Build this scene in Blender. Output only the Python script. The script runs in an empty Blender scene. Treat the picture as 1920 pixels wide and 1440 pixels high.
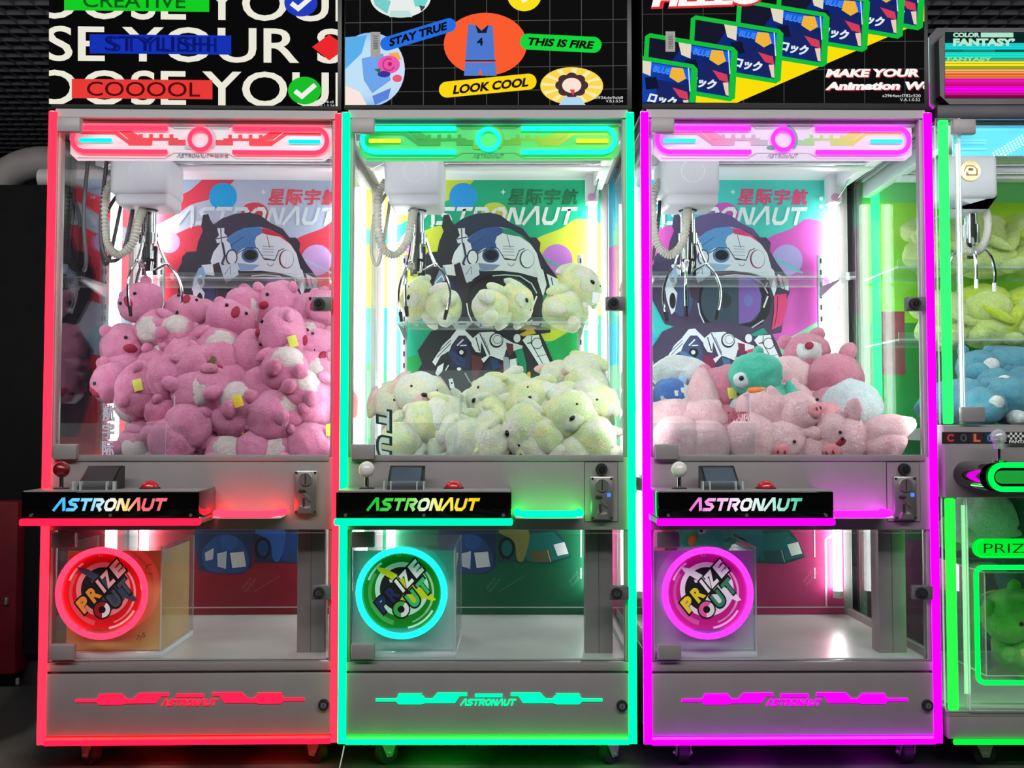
import bpy, bmesh, math, random
from mathutils import Vector, Matrix, Euler, noise
from mathutils.geometry import tessellate_polygon
S = bpy.context.scene
C = S.collection
PI = math.pi
R = math.radians
# ------------------------------------------------------------------ camera, world, lights, exposure
F, DIST, PITCH, CAMH = 1900.0, 2.8, math.atan(80/1900), .94
cam = bpy.data.objects.new('camera', bpy.data.cameras.new('camera')); C.objects.link(cam)
cam.data.sensor_fit = 'HORIZONTAL'; cam.data.sensor_width = 36; cam.data.lens = 36*F/1920
cam.location = (0, -DIST, CAMH); cam.rotation_euler = (PI/2+PITCH, 0, 0); cam.data.clip_start = .05
S.camera = cam
w = bpy.data.worlds.new('world'); S.world = w; w.use_nodes = True
w.node_tree.nodes['Background'].inputs[0].default_value = (.5, .5, .6, 1)
w.node_tree.nodes['Background'].inputs[1].default_value = .02
def area(name, loc, rot, sx, sy, power, col=(1, 1, 1)):
    l = bpy.data.lights.new(name, 'AREA'); l.shape = 'RECTANGLE'; l.size = sx; l.size_y = sy; l.energy = power; l.color = col
    o = bpy.data.objects.new(name, l); C.objects.link(o); o.location = loc; o.rotation_euler = rot
    return o
area('hall_light', (0, -2.5, 2.80), (R(22), 0, 0), 5.5, .4, 108)
area('ceiling_fill', (0, -1.0, 2.25), (R(103), 0, 0), 7, .25, 30)  # unseen fill light, added to brighten the ceiling blades
S.view_settings.view_transform = 'Standard'; S.view_settings.look = 'None'
S.view_settings.exposure = 0; S.view_settings.gamma = 1; S.view_settings.use_curve_mapping = False
S.cycles.use_denoising = True
S.cycles.transparent_max_bounces = 40; S.cycles.max_bounces = 10; S.cycles.glossy_bounces = 6; S.cycles.sample_clamp_indirect = 6

def at(px, py, Y):
    u = (px-960)/F; v = (720-py)/F
    y = math.cos(PITCH)-v*math.sin(PITCH); z = math.sin(PITCH)+v*math.cos(PITCH); t = (Y+DIST)/y
    return Vector((u*t, Y, CAMH+z*t))
MX = -.064                                     # the middle machine's centre: its photograph sizes are the design drawing
def L(px, py, Y=0):
    p = at(px, py, Y); return Vector((p.x-MX, Y, p.z))
# ------------------------------------------------------------------ materials
def lin(c):
    return tuple(((x/255)/12.92 if x/255 <= .04045 else ((x/255+.055)/1.055)**2.4) for x in c[:3])
MATS = {}
def nt(name):
    m = bpy.data.materials.new(name); m.use_nodes = True; n = m.node_tree.nodes; n.clear()
    o = n.new('ShaderNodeOutputMaterial'); return m, m.node_tree, n, o
def paint(name, col, rough=.5, metal=0, var=.08, scale=9, bump=0, bscale=200, coat=0, spec=.5):
    if name in MATS: return MATS[name]
    m, t, n, o = nt(name); c = lin(col)
    b = n.new('ShaderNodeBsdfPrincipled'); t.links.new(b.outputs[0], o.inputs[0])
    b.inputs['Metallic'].default_value = metal; b.inputs['Coat Weight'].default_value = coat; b.inputs['Specular IOR Level'].default_value = spec
    tc = n.new('ShaderNodeTexCoord'); nz = n.new('ShaderNodeTexNoise'); nz.inputs['Scale'].default_value = scale; nz.inputs['Detail'].default_value = 5
    t.links.new(tc.outputs['Object'], nz.inputs['Vector'])
    r = n.new('ShaderNodeValToRGB'); e = r.color_ramp.elements
    e[0].position = .3; e[1].position = .7
    e[0].color = (*[x*(1-var) for x in c], 1); e[1].color = (*[min(1, x*(1+var)) for x in c], 1)
    t.links.new(nz.outputs['Fac'], r.inputs[0]); t.links.new(r.outputs[0], b.inputs['Base Color'])
    mr = n.new('ShaderNodeMapRange'); mr.inputs[3].default_value = rough*.88; mr.inputs[4].default_value = min(1, rough*1.12)
    t.links.new(nz.outputs['Fac'], mr.inputs[0]); t.links.new(mr.outputs[0], b.inputs['Roughness'])
    if bump:
        n2 = n.new('ShaderNodeTexNoise'); n2.inputs['Scale'].default_value = bscale; n2.inputs['Detail'].default_value = 3
        t.links.new(tc.outputs['Object'], n2.inputs['Vector'])
        bp = n.new('ShaderNodeBump'); bp.inputs['Strength'].default_value = bump; bp.inputs['Distance'].default_value = .004
        t.links.new(n2.outputs['Fac'], bp.inputs['Height']); t.links.new(bp.outputs[0], b.inputs['Normal'])
    MATS[name] = m; return m
def glow(name, rgb, k=1.0):
    if name in MATS: return MATS[name]
    m, t, n, o = nt(name); e = n.new('ShaderNodeEmission'); e.inputs[0].default_value = (*rgb, 1); e.inputs[1].default_value = k
    t.links.new(e.outputs[0], o.inputs[0]); MATS[name] = m; return m
def clear(name, tint=(1, 1, 1), f0=.04, k=1.0, haze=0, rough=0):
    """thin clear sheet: passes light straight through, mirrors by Schlick's angle law"""
    if name in MATS: return MATS[name]
    m, t, n, o = nt(name)
    tr = n.new('ShaderNodeBsdfTransparent'); tr.inputs[0].default_value = (*tint, 1)
    gl = n.new('ShaderNodeBsdfGlossy'); gl.inputs['Roughness'].default_value = rough
    lw = n.new('ShaderNodeLayerWeight'); lw.inputs[0].default_value = .5
    pw = n.new('ShaderNodeMath'); pw.operation = 'POWER'; pw.inputs[1].default_value = 4.2
    ma = n.new('ShaderNodeMath'); ma.operation = 'MULTIPLY_ADD'; ma.inputs[1].default_value = k*(1-f0); ma.inputs[2].default_value = f0*k
    t.links.new(lw.outputs['Facing'], pw.inputs[0]); t.links.new(pw.outputs[0], ma.inputs[0])
    mx = n.new('ShaderNodeMixShader'); t.links.new(ma.outputs[0], mx.inputs[0]); t.links.new(tr.outputs[0], mx.inputs[1]); t.links.new(gl.outputs[0], mx.inputs[2])
    last = mx
    if haze:
        df = n.new('ShaderNodeBsdfDiffuse'); df.inputs[0].default_value = (.85, .9, .9, 1)
        m2 = n.new('ShaderNodeMixShader'); m2.inputs[0].default_value = haze
        t.links.new(mx.outputs[0], m2.inputs[1]); t.links.new(df.outputs[0], m2.inputs[2]); last = m2
    t.links.new(last.outputs[0], o.inputs[0]); MATS[name] = m; return m
def printed(name, rough=.5, emit=0, coat=0):
    """a print or screen that shows the colours stored in its mesh"""
    if name in MATS: return MATS[name]
    m, t, n, o = nt(name); a = n.new('ShaderNodeVertexColor'); a.layer_name = 'print'
    if emit == 1.0 and rough is None:
        e = n.new('ShaderNodeEmission'); t.links.new(a.outputs[0], e.inputs[0]); t.links.new(e.outputs[0], o.inputs[0])
    else:
        b = n.new('ShaderNodeBsdfPrincipled'); b.inputs['Roughness'].default_value = rough; b.inputs['Coat Weight'].default_value = coat
        t.links.new(a.outputs[0], b.inputs['Base Color'])
        if emit: t.links.new(a.outputs[0], b.inputs['Emission Color']); b.inputs['Emission Strength'].default_value = emit
        t.links.new(b.outputs[0], o.inputs[0])
    MATS[name] = m; return m
def fur(name, cols, spots=0, rough=1):
    """short plush pile: one colour, or several marbled together"""
    if name in MATS: return MATS[name]
    m, t, n, o = nt(name); b = n.new('ShaderNodeBsdfPrincipled'); t.links.new(b.outputs[0], o.inputs[0])
    b.inputs['Roughness'].default_value = rough; b.inputs['Specular IOR Level'].default_value = .1
    b.inputs['Sheen Weight'].default_value = .35; b.inputs['Sheen Roughness'].default_value = .6
    tc = n.new('ShaderNodeTexCoord'); oi = n.new('ShaderNodeObjectInfo')
    nz = n.new('ShaderNodeTexNoise'); nz.noise_dimensions = '4D'; nz.inputs['Scale'].default_value = spots or 30; nz.inputs['Detail'].default_value = 2
    mu = n.new('ShaderNodeMath'); mu.operation = 'MULTIPLY'; mu.inputs[1].default_value = 40
    t.links.new(oi.outputs['Random'], mu.inputs[0]); t.links.new(mu.outputs[0], nz.inputs['W']); t.links.new(tc.outputs['Object'], nz.inputs['Vector'])
    r = n.new('ShaderNodeValToRGB'); e = r.color_ramp.elements
    if len(cols) == 1: cols = [tuple(x*.9 for x in cols[0]), cols[0]]
    while len(e) < len(cols): e.new(.5)
    for i, c in enumerate(cols): e[i].position = .3+.4*i/(len(cols)-1); e[i].color = (*lin(c), 1)
    t.links.new(nz.outputs['Fac'], r.inputs[0])
    n3 = n.new('ShaderNodeTexNoise'); n3.inputs['Scale'].default_value = 260; n3.inputs['Detail'].default_value = 3; t.links.new(tc.outputs['Object'], n3.inputs['Vector'])
    mr = n.new('ShaderNodeMapRange'); mr.inputs[1].default_value = .3; mr.inputs[2].default_value = .7; mr.inputs[3].default_value = .92; mr.inputs[4].default_value = 1.2; t.links.new(n3.outputs['Fac'], mr.inputs[0])
    hs = n.new('ShaderNodeHueSaturation'); t.links.new(mr.outputs[0], hs.inputs['Value']); t.links.new(r.outputs[0], hs.inputs['Color']); t.links.new(hs.outputs[0], b.inputs['Base Color'])
    n2 = n.new('ShaderNodeTexNoise'); n2.inputs['Scale'].default_value = 110; n2.inputs['Detail'].default_value = 6; n2.inputs['Roughness'].default_value = .75; n2.inputs['Distortion'].default_value = .6
    t.links.new(tc.outputs['Object'], n2.inputs['Vector'])
    bp = n.new('ShaderNodeBump'); bp.inputs['Strength'].default_value = .9; bp.inputs['Distance'].default_value = .012
    t.links.new(n2.outputs['Fac'], bp.inputs['Height']); t.links.new(bp.outputs[0], b.inputs['Normal'])
    MATS[name] = m; return m
GREY = paint('grey_enamel', (138, 132, 132), .42, var=.05)
GREYD = paint('dark_grey_enamel', (96, 94, 98), .45, var=.05)
ALU = paint('brushed_aluminium', (190, 194, 200), .35, .6, var=.06)
WHITE = paint('white_plastic', (225, 226, 230), .4, var=.02)
WHITEF = paint('white_floor_sheet', (205, 208, 205), .25, var=.03)
BLACK = paint('black_plastic', (14, 14, 16), .35)
GLOSS = paint('black_gloss', (4, 4, 5), .06, coat=.5)
SCREENB = paint('black_bezel', (8, 8, 9), .4)
CHROME = paint('chrome', (215, 218, 222), .12, 1, var=.03)
STEEL = paint('stamped_steel', (175, 172, 168), .32, .85, var=.05)
DARK = paint('rubber', (22, 22, 23), .7)
HOSE = paint('grey_hose', (172, 170, 160), .5)
WIRE = paint('dark_cable', (60, 58, 62), .5)
GLASS = clear('door_glass', (.97, .985, .98), .035)
SIDEGLASS = clear('side_glass', (.93, .96, .955), .05, 1.0)
RIGHTGLASS = clear('right_side_glass', (.95, .975, .97), .04, .12)
ACRYL = clear('clear_acrylic', (.95, .975, .975), .05, .8, .035)
EDGE = clear('acrylic_edge', (.9, 1, .98), .1, 1, .5, .1)
PRINT = printed('poster_print', .45)
LCD = printed('lcd_picture', None, 1.0)
LIT = printed('backlit_print', .5, .16)
LETTER = printed('backlit_letters', None, 1.0)
TUBE = glow('white_led_tube', (1, 1, 1), 21)
TOPL = glow('white_led_bar', (1, 1, 1), 5)
SLIM = glow('slim_fill_white', (1, 1, 1), 26)
# ------------------------------------------------------------------ mesh helpers
def obj(name, bm, mats, parent=None, sharp=35, smooth=True):
    me = bpy.data.meshes.new(name)
    bmesh.ops.recalc_face_normals(bm, faces=bm.faces)
    bm.to_mesh(me); bm.free()
    for m in (mats if isinstance(mats, (list, tuple)) else [mats]): me.materials.append(m)
    if smooth:
        for p in me.polygons: p.use_smooth = True
        me.set_sharp_from_angle(angle=R(sharp))
    o = bpy.data.objects.new(name, me); C.objects.link(o)
    if parent: o.parent = parent
    return o
def tag(o, label=None, cat=None, group=None, kind=None):
    for k, v in (('label', label), ('category', cat), ('group', group), ('kind', kind)):
        if v: o[k] = v
    return o
def empty(name, loc=(0, 0, 0), rz=0, parent=None):
    o = bpy.data.objects.new(name, None); C.objects.link(o); o.location = loc; o.rotation_euler = (0, 0, rz); o.empty_display_size = .05
    if parent: o.parent = parent
    return o
NB = bmesh.new
def setmi(bm, before, mi):
    if mi:
        for f in bm.faces:
            if f.index == -1 or f not in before: f.material_index = mi
def box(bm, x0, x1, y0, y1, z0, z1, bev=0, mi=0, seg=2):
    vs = [bm.verts.new(p) for p in ((x0, y0, z0), (x1, y0, z0), (x1, y1, z0), (x0, y1, z0), (x0, y0, z1), (x1, y0, z1), (x1, y1, z1), (x0, y1, z1))]
    fs = [bm.faces.new([vs[i] for i in q]) for q in ((0, 3, 2, 1), (4, 5, 6, 7), (0, 1, 5, 4), (1, 2, 6, 5), (2, 3, 7, 6), (3, 0, 4, 7))]
    for f in fs: f.material_index = mi
    if bev:
        es = list({e for f in fs for e in f.edges})
        bmesh.ops.bevel(bm, geom=es, offset=bev, segments=seg, affect='EDGES', profile=.5, material=-1)
    return fs
def pane(bm, x0, x1, y0, y1, z0, z1):
    """a sheet: clear on its two wide faces (slot 0), bright cut edges (slot 1)"""
    fs = box(bm, x0, x1, y0, y1, z0, z1)
    d = (x1-x0, y1-y0, z1-z0); k = d.index(min(d))
    wide = {0: (3, 5), 1: (2, 4), 2: (0, 1)}[k]
    for i, f in enumerate(fs): f.material_index = 0 if i in wide else 1
def frame_of(d):
    d = Vector(d).normalized(); a = Vector((0, 0, 1)) if abs(d.z) < .9 else Vector((1, 0, 0))
    u = d.cross(a).normalized(); return u, d.cross(u)
def cyl(bm, p0, p1, r0, r1=None, n=20, mi=0, cap=True):
    p0, p1 = Vector(p0), Vector(p1); r1 = r0 if r1 is None else r1; u, v = frame_of(p1-p0); rings = []
    for p, r in ((p0, r0), (p1, r1)):
        rings.append([bm.verts.new(p+r*(math.cos(2*PI*i/n)*u+math.sin(2*PI*i/n)*v)) for i in range(n)])
    for i in range(n):
        bm.faces.new((rings[0][i], rings[0][(i+1) % n], rings[1][(i+1) % n], rings[1][i])).material_index = mi
    if cap:
        for rg in rings: bm.faces.new(rg).material_index = mi
def tube(bm, pts, r, n=10, closed=False, mi=0):
    pts = [Vector(p) for p in pts]; N = len(pts); rings = []; u = None
    for i, p in enumerate(pts):
        a = pts[i-1] if (i or closed) else p; b = pts[(i+1) % N] if (i < N-1 or closed) else p
        d = (b-a).normalized()
        if u is None: u, _ = frame_of(d)
        u = (u-d*u.dot(d)).normalized(); v = d.cross(u); rr = r[i] if isinstance(r, (list, tuple)) else r
        rings.append([bm.verts.new(p+rr*(math.cos(2*PI*k/n)*u+math.sin(2*PI*k/n)*v)) for k in range(n)])
    for i in range(N if closed else N-1):
        a, b = rings[i], rings[(i+1) % N]
        for k in range(n): bm.faces.new((a[k], a[(k+1) % n], b[(k+1) % n], b[k])).material_index = mi
    if not closed:
        for rg in (rings[0], rings[-1]): bm.faces.new(rg).material_index = mi
def ball(bm, c, r, n=20, m=14, mi=0, z0=-1.0):
    c = Vector(c); r = (r, r, r) if isinstance(r, (int, float)) else r; rows = []
    a0 = math.asin(z0)
    for j in range(m+1):
        t = a0+(PI/2-a0)*j/m
        rows.append([bm.verts.new(c+Vector((r[0]*math.cos(t)*math.cos(2*PI*i/n), r[1]*math.cos(t)*math.sin(2*PI*i/n), r[2]*math.sin(t)))) for i in range(n)])
    for j in range(m):
        for i in range(n): bm.faces.new((rows[j][i], rows[j][(i+1) % n], rows[j+1][(i+1) % n], rows[j+1][i])).material_index = mi
    bmesh.ops.remove_doubles(bm, verts=bm.verts, dist=1e-6)
def prism(bm, pts, fn, w0, w1, mi=0):
    """extrude a flat outline (u, v) between depths w0 and w1 through fn(u, v, w)"""
    a = [bm.verts.new(fn(x, y, w0)) for x, y in pts]; b = [bm.verts.new(fn(x, y, w1)) for x, y in pts]; n = len(pts)
    for i in range(n): bm.faces.new((a[i], a[(i+1) % n], b[(i+1) % n], b[i])).material_index = mi
    bm.faces.new(a).material_index = mi; bm.faces.new(b).material_index = mi
def ring_pts(cx, cy, rx, ry=None, n=40, a0=0, a1=360):
    ry = rx if ry is None else ry
    k = n if a1-a0 >= 360 else n+1
    return [(cx+rx*math.cos(R(a0+(a1-a0)*i/n)), cy+ry*math.sin(R(a0+(a1-a0)*i/n))) for i in range(k)]
def curve(pts, n=8, closed=False):
    """Catmull-Rom through points"""
    P = [Vector(p) for p in pts]; N = len(P); out = []
    for i in range(N if closed else N-1):
        if closed: a, b, c, d = P[i-1], P[i], P[(i+1) % N], P[(i+2) % N]
        else: a, b, c, d = P[max(i-1, 0)], P[i], P[i+1], P[min(i+2, N-1)]
        for k in range(n):
            t = k/n
            out.append(.5*((2*b)+(c-a)*t+(2*a-5*b+4*c-d)*t*t+(3*b-a-3*c+d)*t**3))
    if not closed: out.append(P[-1])
    return out
# ------------------------------------------------------------------ flat prints
GLYPH = {}
def glyphs(body, bold):
    k = (body, bold)
    if k not in GLYPH:
        c = bpy.data.curves.new('t', 'FONT'); c.body = body; c.offset = bold; c.resolution_u = 4
        o = bpy.data.objects.new('t', c); me = o.to_mesh()
        v = [(p.co.x, p.co.y) for p in me.vertices]; f = [tuple(p.vertices) for p in me.polygons]
        o.to_mesh_clear(); bpy.data.objects.remove(o); bpy.data.curves.remove(c)
        xs = [p[0] for p in v]; ys = [p[1] for p in v]
        x0, x1, y0, y1 = min(xs), max(xs), min(ys), max(ys)
        GLYPH[k] = ([((x-x0)/(x1-x0)-.5, (y-y0)/(y1-y0)-.5) for x, y in v], f)
    return GLYPH[k]
def polyline(pts, w, closed=False):
    """quads of a mitred stroke"""
    P = [Vector((p[0], p[1])) for p in pts]; n = len(P); Lf, Rt = [], []
    for i in range(n):
        a = P[i-1] if (i or closed) else None; b = P[(i+1) % n] if (i < n-1 or closed) else None
        d1 = (P[i]-a).normalized() if a is not None else None; d2 = (b-P[i]).normalized() if b is not None else None
        if d1 is None: d1 = d2
        if d2 is None: d2 = d1
        n1 = Vector((-d1.y, d1.x)); n2 = Vector((-d2.y, d2.x)); m = n1+n2
        m = n1 if m.length < 1e-4 else m.normalized()
        k = min(2.2, 1/max(.3, m.dot(n1)))
        Lf.append(P[i]+m*w/2*k); Rt.append(P[i]-m*w/2*k)
    return [[tuple(Lf[i]), tuple(Lf[(i+1) % n]), tuple(Rt[(i+1) % n]), tuple(Rt[i])] for i in range(n if closed else n-1)]
class Art:
    """layers of flat colour in drawing units (y down), clipped to a window"""
    def __init__(s, clip=None, dw=.00012): s.t = []; s.w = 0; s.clip = clip; s.dw = dw
    def tri(s, pts, col):
        if s.clip:
            x0, x1, y0, y1 = s.clip
            for ax, lim, sg in ((0, x0, 1), (0, x1, -1), (1, y0, 1), (1, y1, -1)):
                out = []
                for i in range(len(pts)):
                    a, b = pts[i-1], pts[i]; da, db = sg*(a[ax]-lim), sg*(b[ax]-lim)
                    if (da >= 0) != (db >= 0):
                        k = da/(da-db); out.append((a[0]+(b[0]-a[0])*k, a[1]+(b[1]-a[1])*k))
                    if db >= 0: out.append(b)
                pts = out
                if len(pts) < 3: return
        s.t.append((pts, s.w, col))
    def poly(s, pts, col, keep=False):
        if not keep: s.w += s.dw
        pts = [(p[0], p[1]) for p in pts]
        for q in tessellate_polygon([[Vector((x, y, 0)) for x, y in pts]]): s.tri([pts[i] for i in q], col)
        return s
    def smooth(s, pts, col, n=6): return s.poly([(p.x, p.y) for p in curve([(x, y, 0) for x, y in pts], n, True)], col)
    def rect(s, x0, x1, y0, y1, col, keep=False): return s.poly([(x0, y0), (x1, y0), (x1, y1), (x0, y1)], col, keep)
    def oval(s, cx, cy, rx, ry, col, n=40): return s.poly(ring_pts(cx, cy, rx, ry, n), col)
    def line(s, pts, w, col, closed=False):
        s.w += s.dw
        for q in polyline(pts, w, closed): s.poly(q, col, True)
        return s
    def arc(s, cx, cy, r, w, a0, a1, col, n=24): return s.line(ring_pts(cx, cy, r, r, n, a0, a1), w, col, a1-a0 >= 360)
    def pill(s, x0, y0, x1, y1, r, col):
        d = math.degrees(math.atan2(y1-y0, x1-x0))
        return s.poly(ring_pts(x1, y1, r, r, 12, d-90, d+90)+ring_pts(x0, y0, r, r, 12, d+90, d+270), col)
    def text(s, body, cx, cy, wd, ht, col, bold=0, shear=0, rot=0, mirror=False, grow=0, fat=0):
        if fat:
            for ox, oy in ((-1, -.6), (1, -.6), (-1, .6), (1, .6), (0, 0)): s.text(body, cx+ox*fat*ht, cy+oy*fat*ht, wd*(1-2*fat), ht*(1-1.2*fat), col, bold, shear, rot, mirror, grow)
            return s
        v, f = glyphs(body, bold+grow); s.w += s.dw; c, sn = math.cos(R(rot)), math.sin(R(rot)); q = []
        wd, ht = wd+grow*ht*2, ht*(1+grow*2)
        for x, y in v:
            X = (x*wd+shear*y*ht)*(-1 if mirror else 1); Y = -y*ht
            q.append((cx+X*c-Y*sn, cy+X*sn+Y*c))
        for p in f: s.tri([q[i] for i in p], col)
        return s
    def logo(s, cx, cy, wd, ht, col, rot=0, mirror=False, sw=.2, outline=None):
        s.w += s.dw; c, sn = math.cos(R(rot)), math.sin(R(rot))
        for q in LOGO(sw):
            p = []
            for x, y in q:
                X = (x-.5)*wd*(-1 if mirror else 1); Y = (.5-y)*ht; p.append((cx+X*c-Y*sn, cy+X*sn+Y*c))
            s.poly(p, col, True)
        return s
    def build(s, name, fn, mat, parent=None):
        bm = NB(); ly = bm.loops.layers.float_color.new('print')
        for pts, w, col in s.t:
            try: f = bm.faces.new([bm.verts.new(fn(x, y, w)) for x, y in pts])
            except ValueError: continue
            for l, p in zip(f.loops, pts):
                cc = col(*p) if callable(col) else col; l[ly] = (*lin(cc), 1)
        me = bpy.data.meshes.new(name); bm.to_mesh(me); bm.free(); me.materials.append(mat)
        o = bpy.data.objects.new(name, me); C.objects.link(o)
        if parent: o.parent = parent
        return o
LET = {'A': [[(-.02, 0), (.52, .95), (.66, .95), (.98, 0)]], 'S': [[(.98, .9), (.3, .9), (.14, .74), (.3, .56), (.68, .5), (.86, .3), (.7, .1), (.0, .1)]],
       'T': [[(-.05, .9), (1, .9)], [(.47, .9), (.47, 0)]], 'R': [[(.1, 0), (.1, .9), (.72, .9), (.88, .74), (.74, .5), (.34, .46)], [(.5, .46), (.9, 0)]],
       'O': [[(.3, .9), (.7, .9), (.9, .7), (.9, .3), (.7, .1), (.3, .1), (.1, .3), (.1, .7), (.3, .9)]], 'N': [[(.1, 0), (.1, .88), (.26, .88), (.74, .12), (.9, .12), (.9, 1)]],
       'U': [[(.1, 1), (.1, .3), (.28, .1), (.72, .1), (.9, .3), (.9, 1)]]}
def LOGO(sw=.2):
    """the slanted wordmark as quads in a unit box"""
    out = []; x = 0; adv = 1.16; n = 9; tot = n*adv-.16+.35
    for ch in 'ASTRONAUT':
        for st in LET[ch]:
            for q in polyline([(a+.0, b) for a, b in st], sw): out.append([((x+px+.32*py)/tot, py) for px, py in q])
        x += adv
    return out
def mix(a, b, t): t = max(0, min(1, t)); return tuple(x+(y-x)*t for x, y in zip(a, b))
def grad(stops):
    """left to right colour run: [(x, rgb), ...]"""
    def f(x, y):
        if x <= stops[0][0]: return stops[0][1]
        for (a, ca), (b, cb) in zip(stops, stops[1:]):
            if x <= b: return mix(ca, cb, (x-a)/(b-a))
        return stops[-1][1]
    return f
# ------------------------------------------------------------------ the room
def struct(name, bm, m): return tag(obj(name, bm, m), kind='structure')
def floor_mat():
    m, t, n, o = nt('dark_floor'); b = n.new('ShaderNodeBsdfPrincipled'); t.links.new(b.outputs[0], o.inputs[0])
    tc = n.new('ShaderNodeTexCoord'); nz = n.new('ShaderNodeTexNoise'); nz.inputs['Scale'].default_value = 3.2; nz.inputs['Detail'].default_value = 6
    wv = n.new('ShaderNodeTexWave'); wv.inputs['Scale'].default_value = .8; wv.inputs['Distortion'].default_value = 7; wv.inputs['Detail'].default_value = 3
    for x in (nz, wv): t.links.new(tc.outputs['Object'], x.inputs['Vector'])
    mu = n.new('ShaderNodeMath'); mu.operation = 'MULTIPLY'; t.links.new(nz.outputs['Fac'], mu.inputs[0]); t.links.new(wv.outputs['Fac'], mu.inputs[1])
    r = n.new('ShaderNodeValToRGB'); e = r.color_ramp.elements; e[0].position = .25; e[0].color = (.028, .029, .028, 1); e[1].position = .75; e[1].color = (.16, .16, .135, 1)
    t.links.new(mu.outputs[0], r.inputs[0]); t.links.new(r.outputs[0], b.inputs['Base Color'])
    n2 = n.new('ShaderNodeTexNoise'); n2.inputs['Scale'].default_value = 240; t.links.new(tc.outputs['Object'], n2.inputs['Vector'])
    bp = n.new('ShaderNodeBump'); bp.inputs['Strength'].default_value = .25; bp.inputs['Distance'].default_value = .003
    t.links.new(n2.outputs['Fac'], bp.inputs['Height']); t.links.new(bp.outputs[0], b.inputs['Normal']); b.inputs['Roughness'].default_value = .42
    return m
b = NB(); box(b, -4.5, 4.5, -4, 4.2, -.05, 0); struct('floor', b, floor_mat())
b = NB(); box(b, -4.5, 4.5, 4.1, 4.2, 0, 3.1); struct('wall_back', b, paint('black_wall', (16, 16, 18), .8))
LOUV = paint('louvre_grey', (120, 120, 128), .6)
b = NB(); box(b, -4.5, 4.5, -4, 4.1, 2.98, 3.1); struct('ceiling', b, paint('black_soffit', (9, 9, 10), .9))
b = NB()                                     # open egg-crate of thin blades under the dark soffit
for i in range(34): y = .55+i*.105; box(b, -4.2, 4.2, y, y+.008, 2.8, 2.845)
for i in range(-48, 49): x = i*.088; box(b, x, x+.004, .5, 4.08, 2.8, 2.83)
struct('trim_1', b, LOUV)

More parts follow.
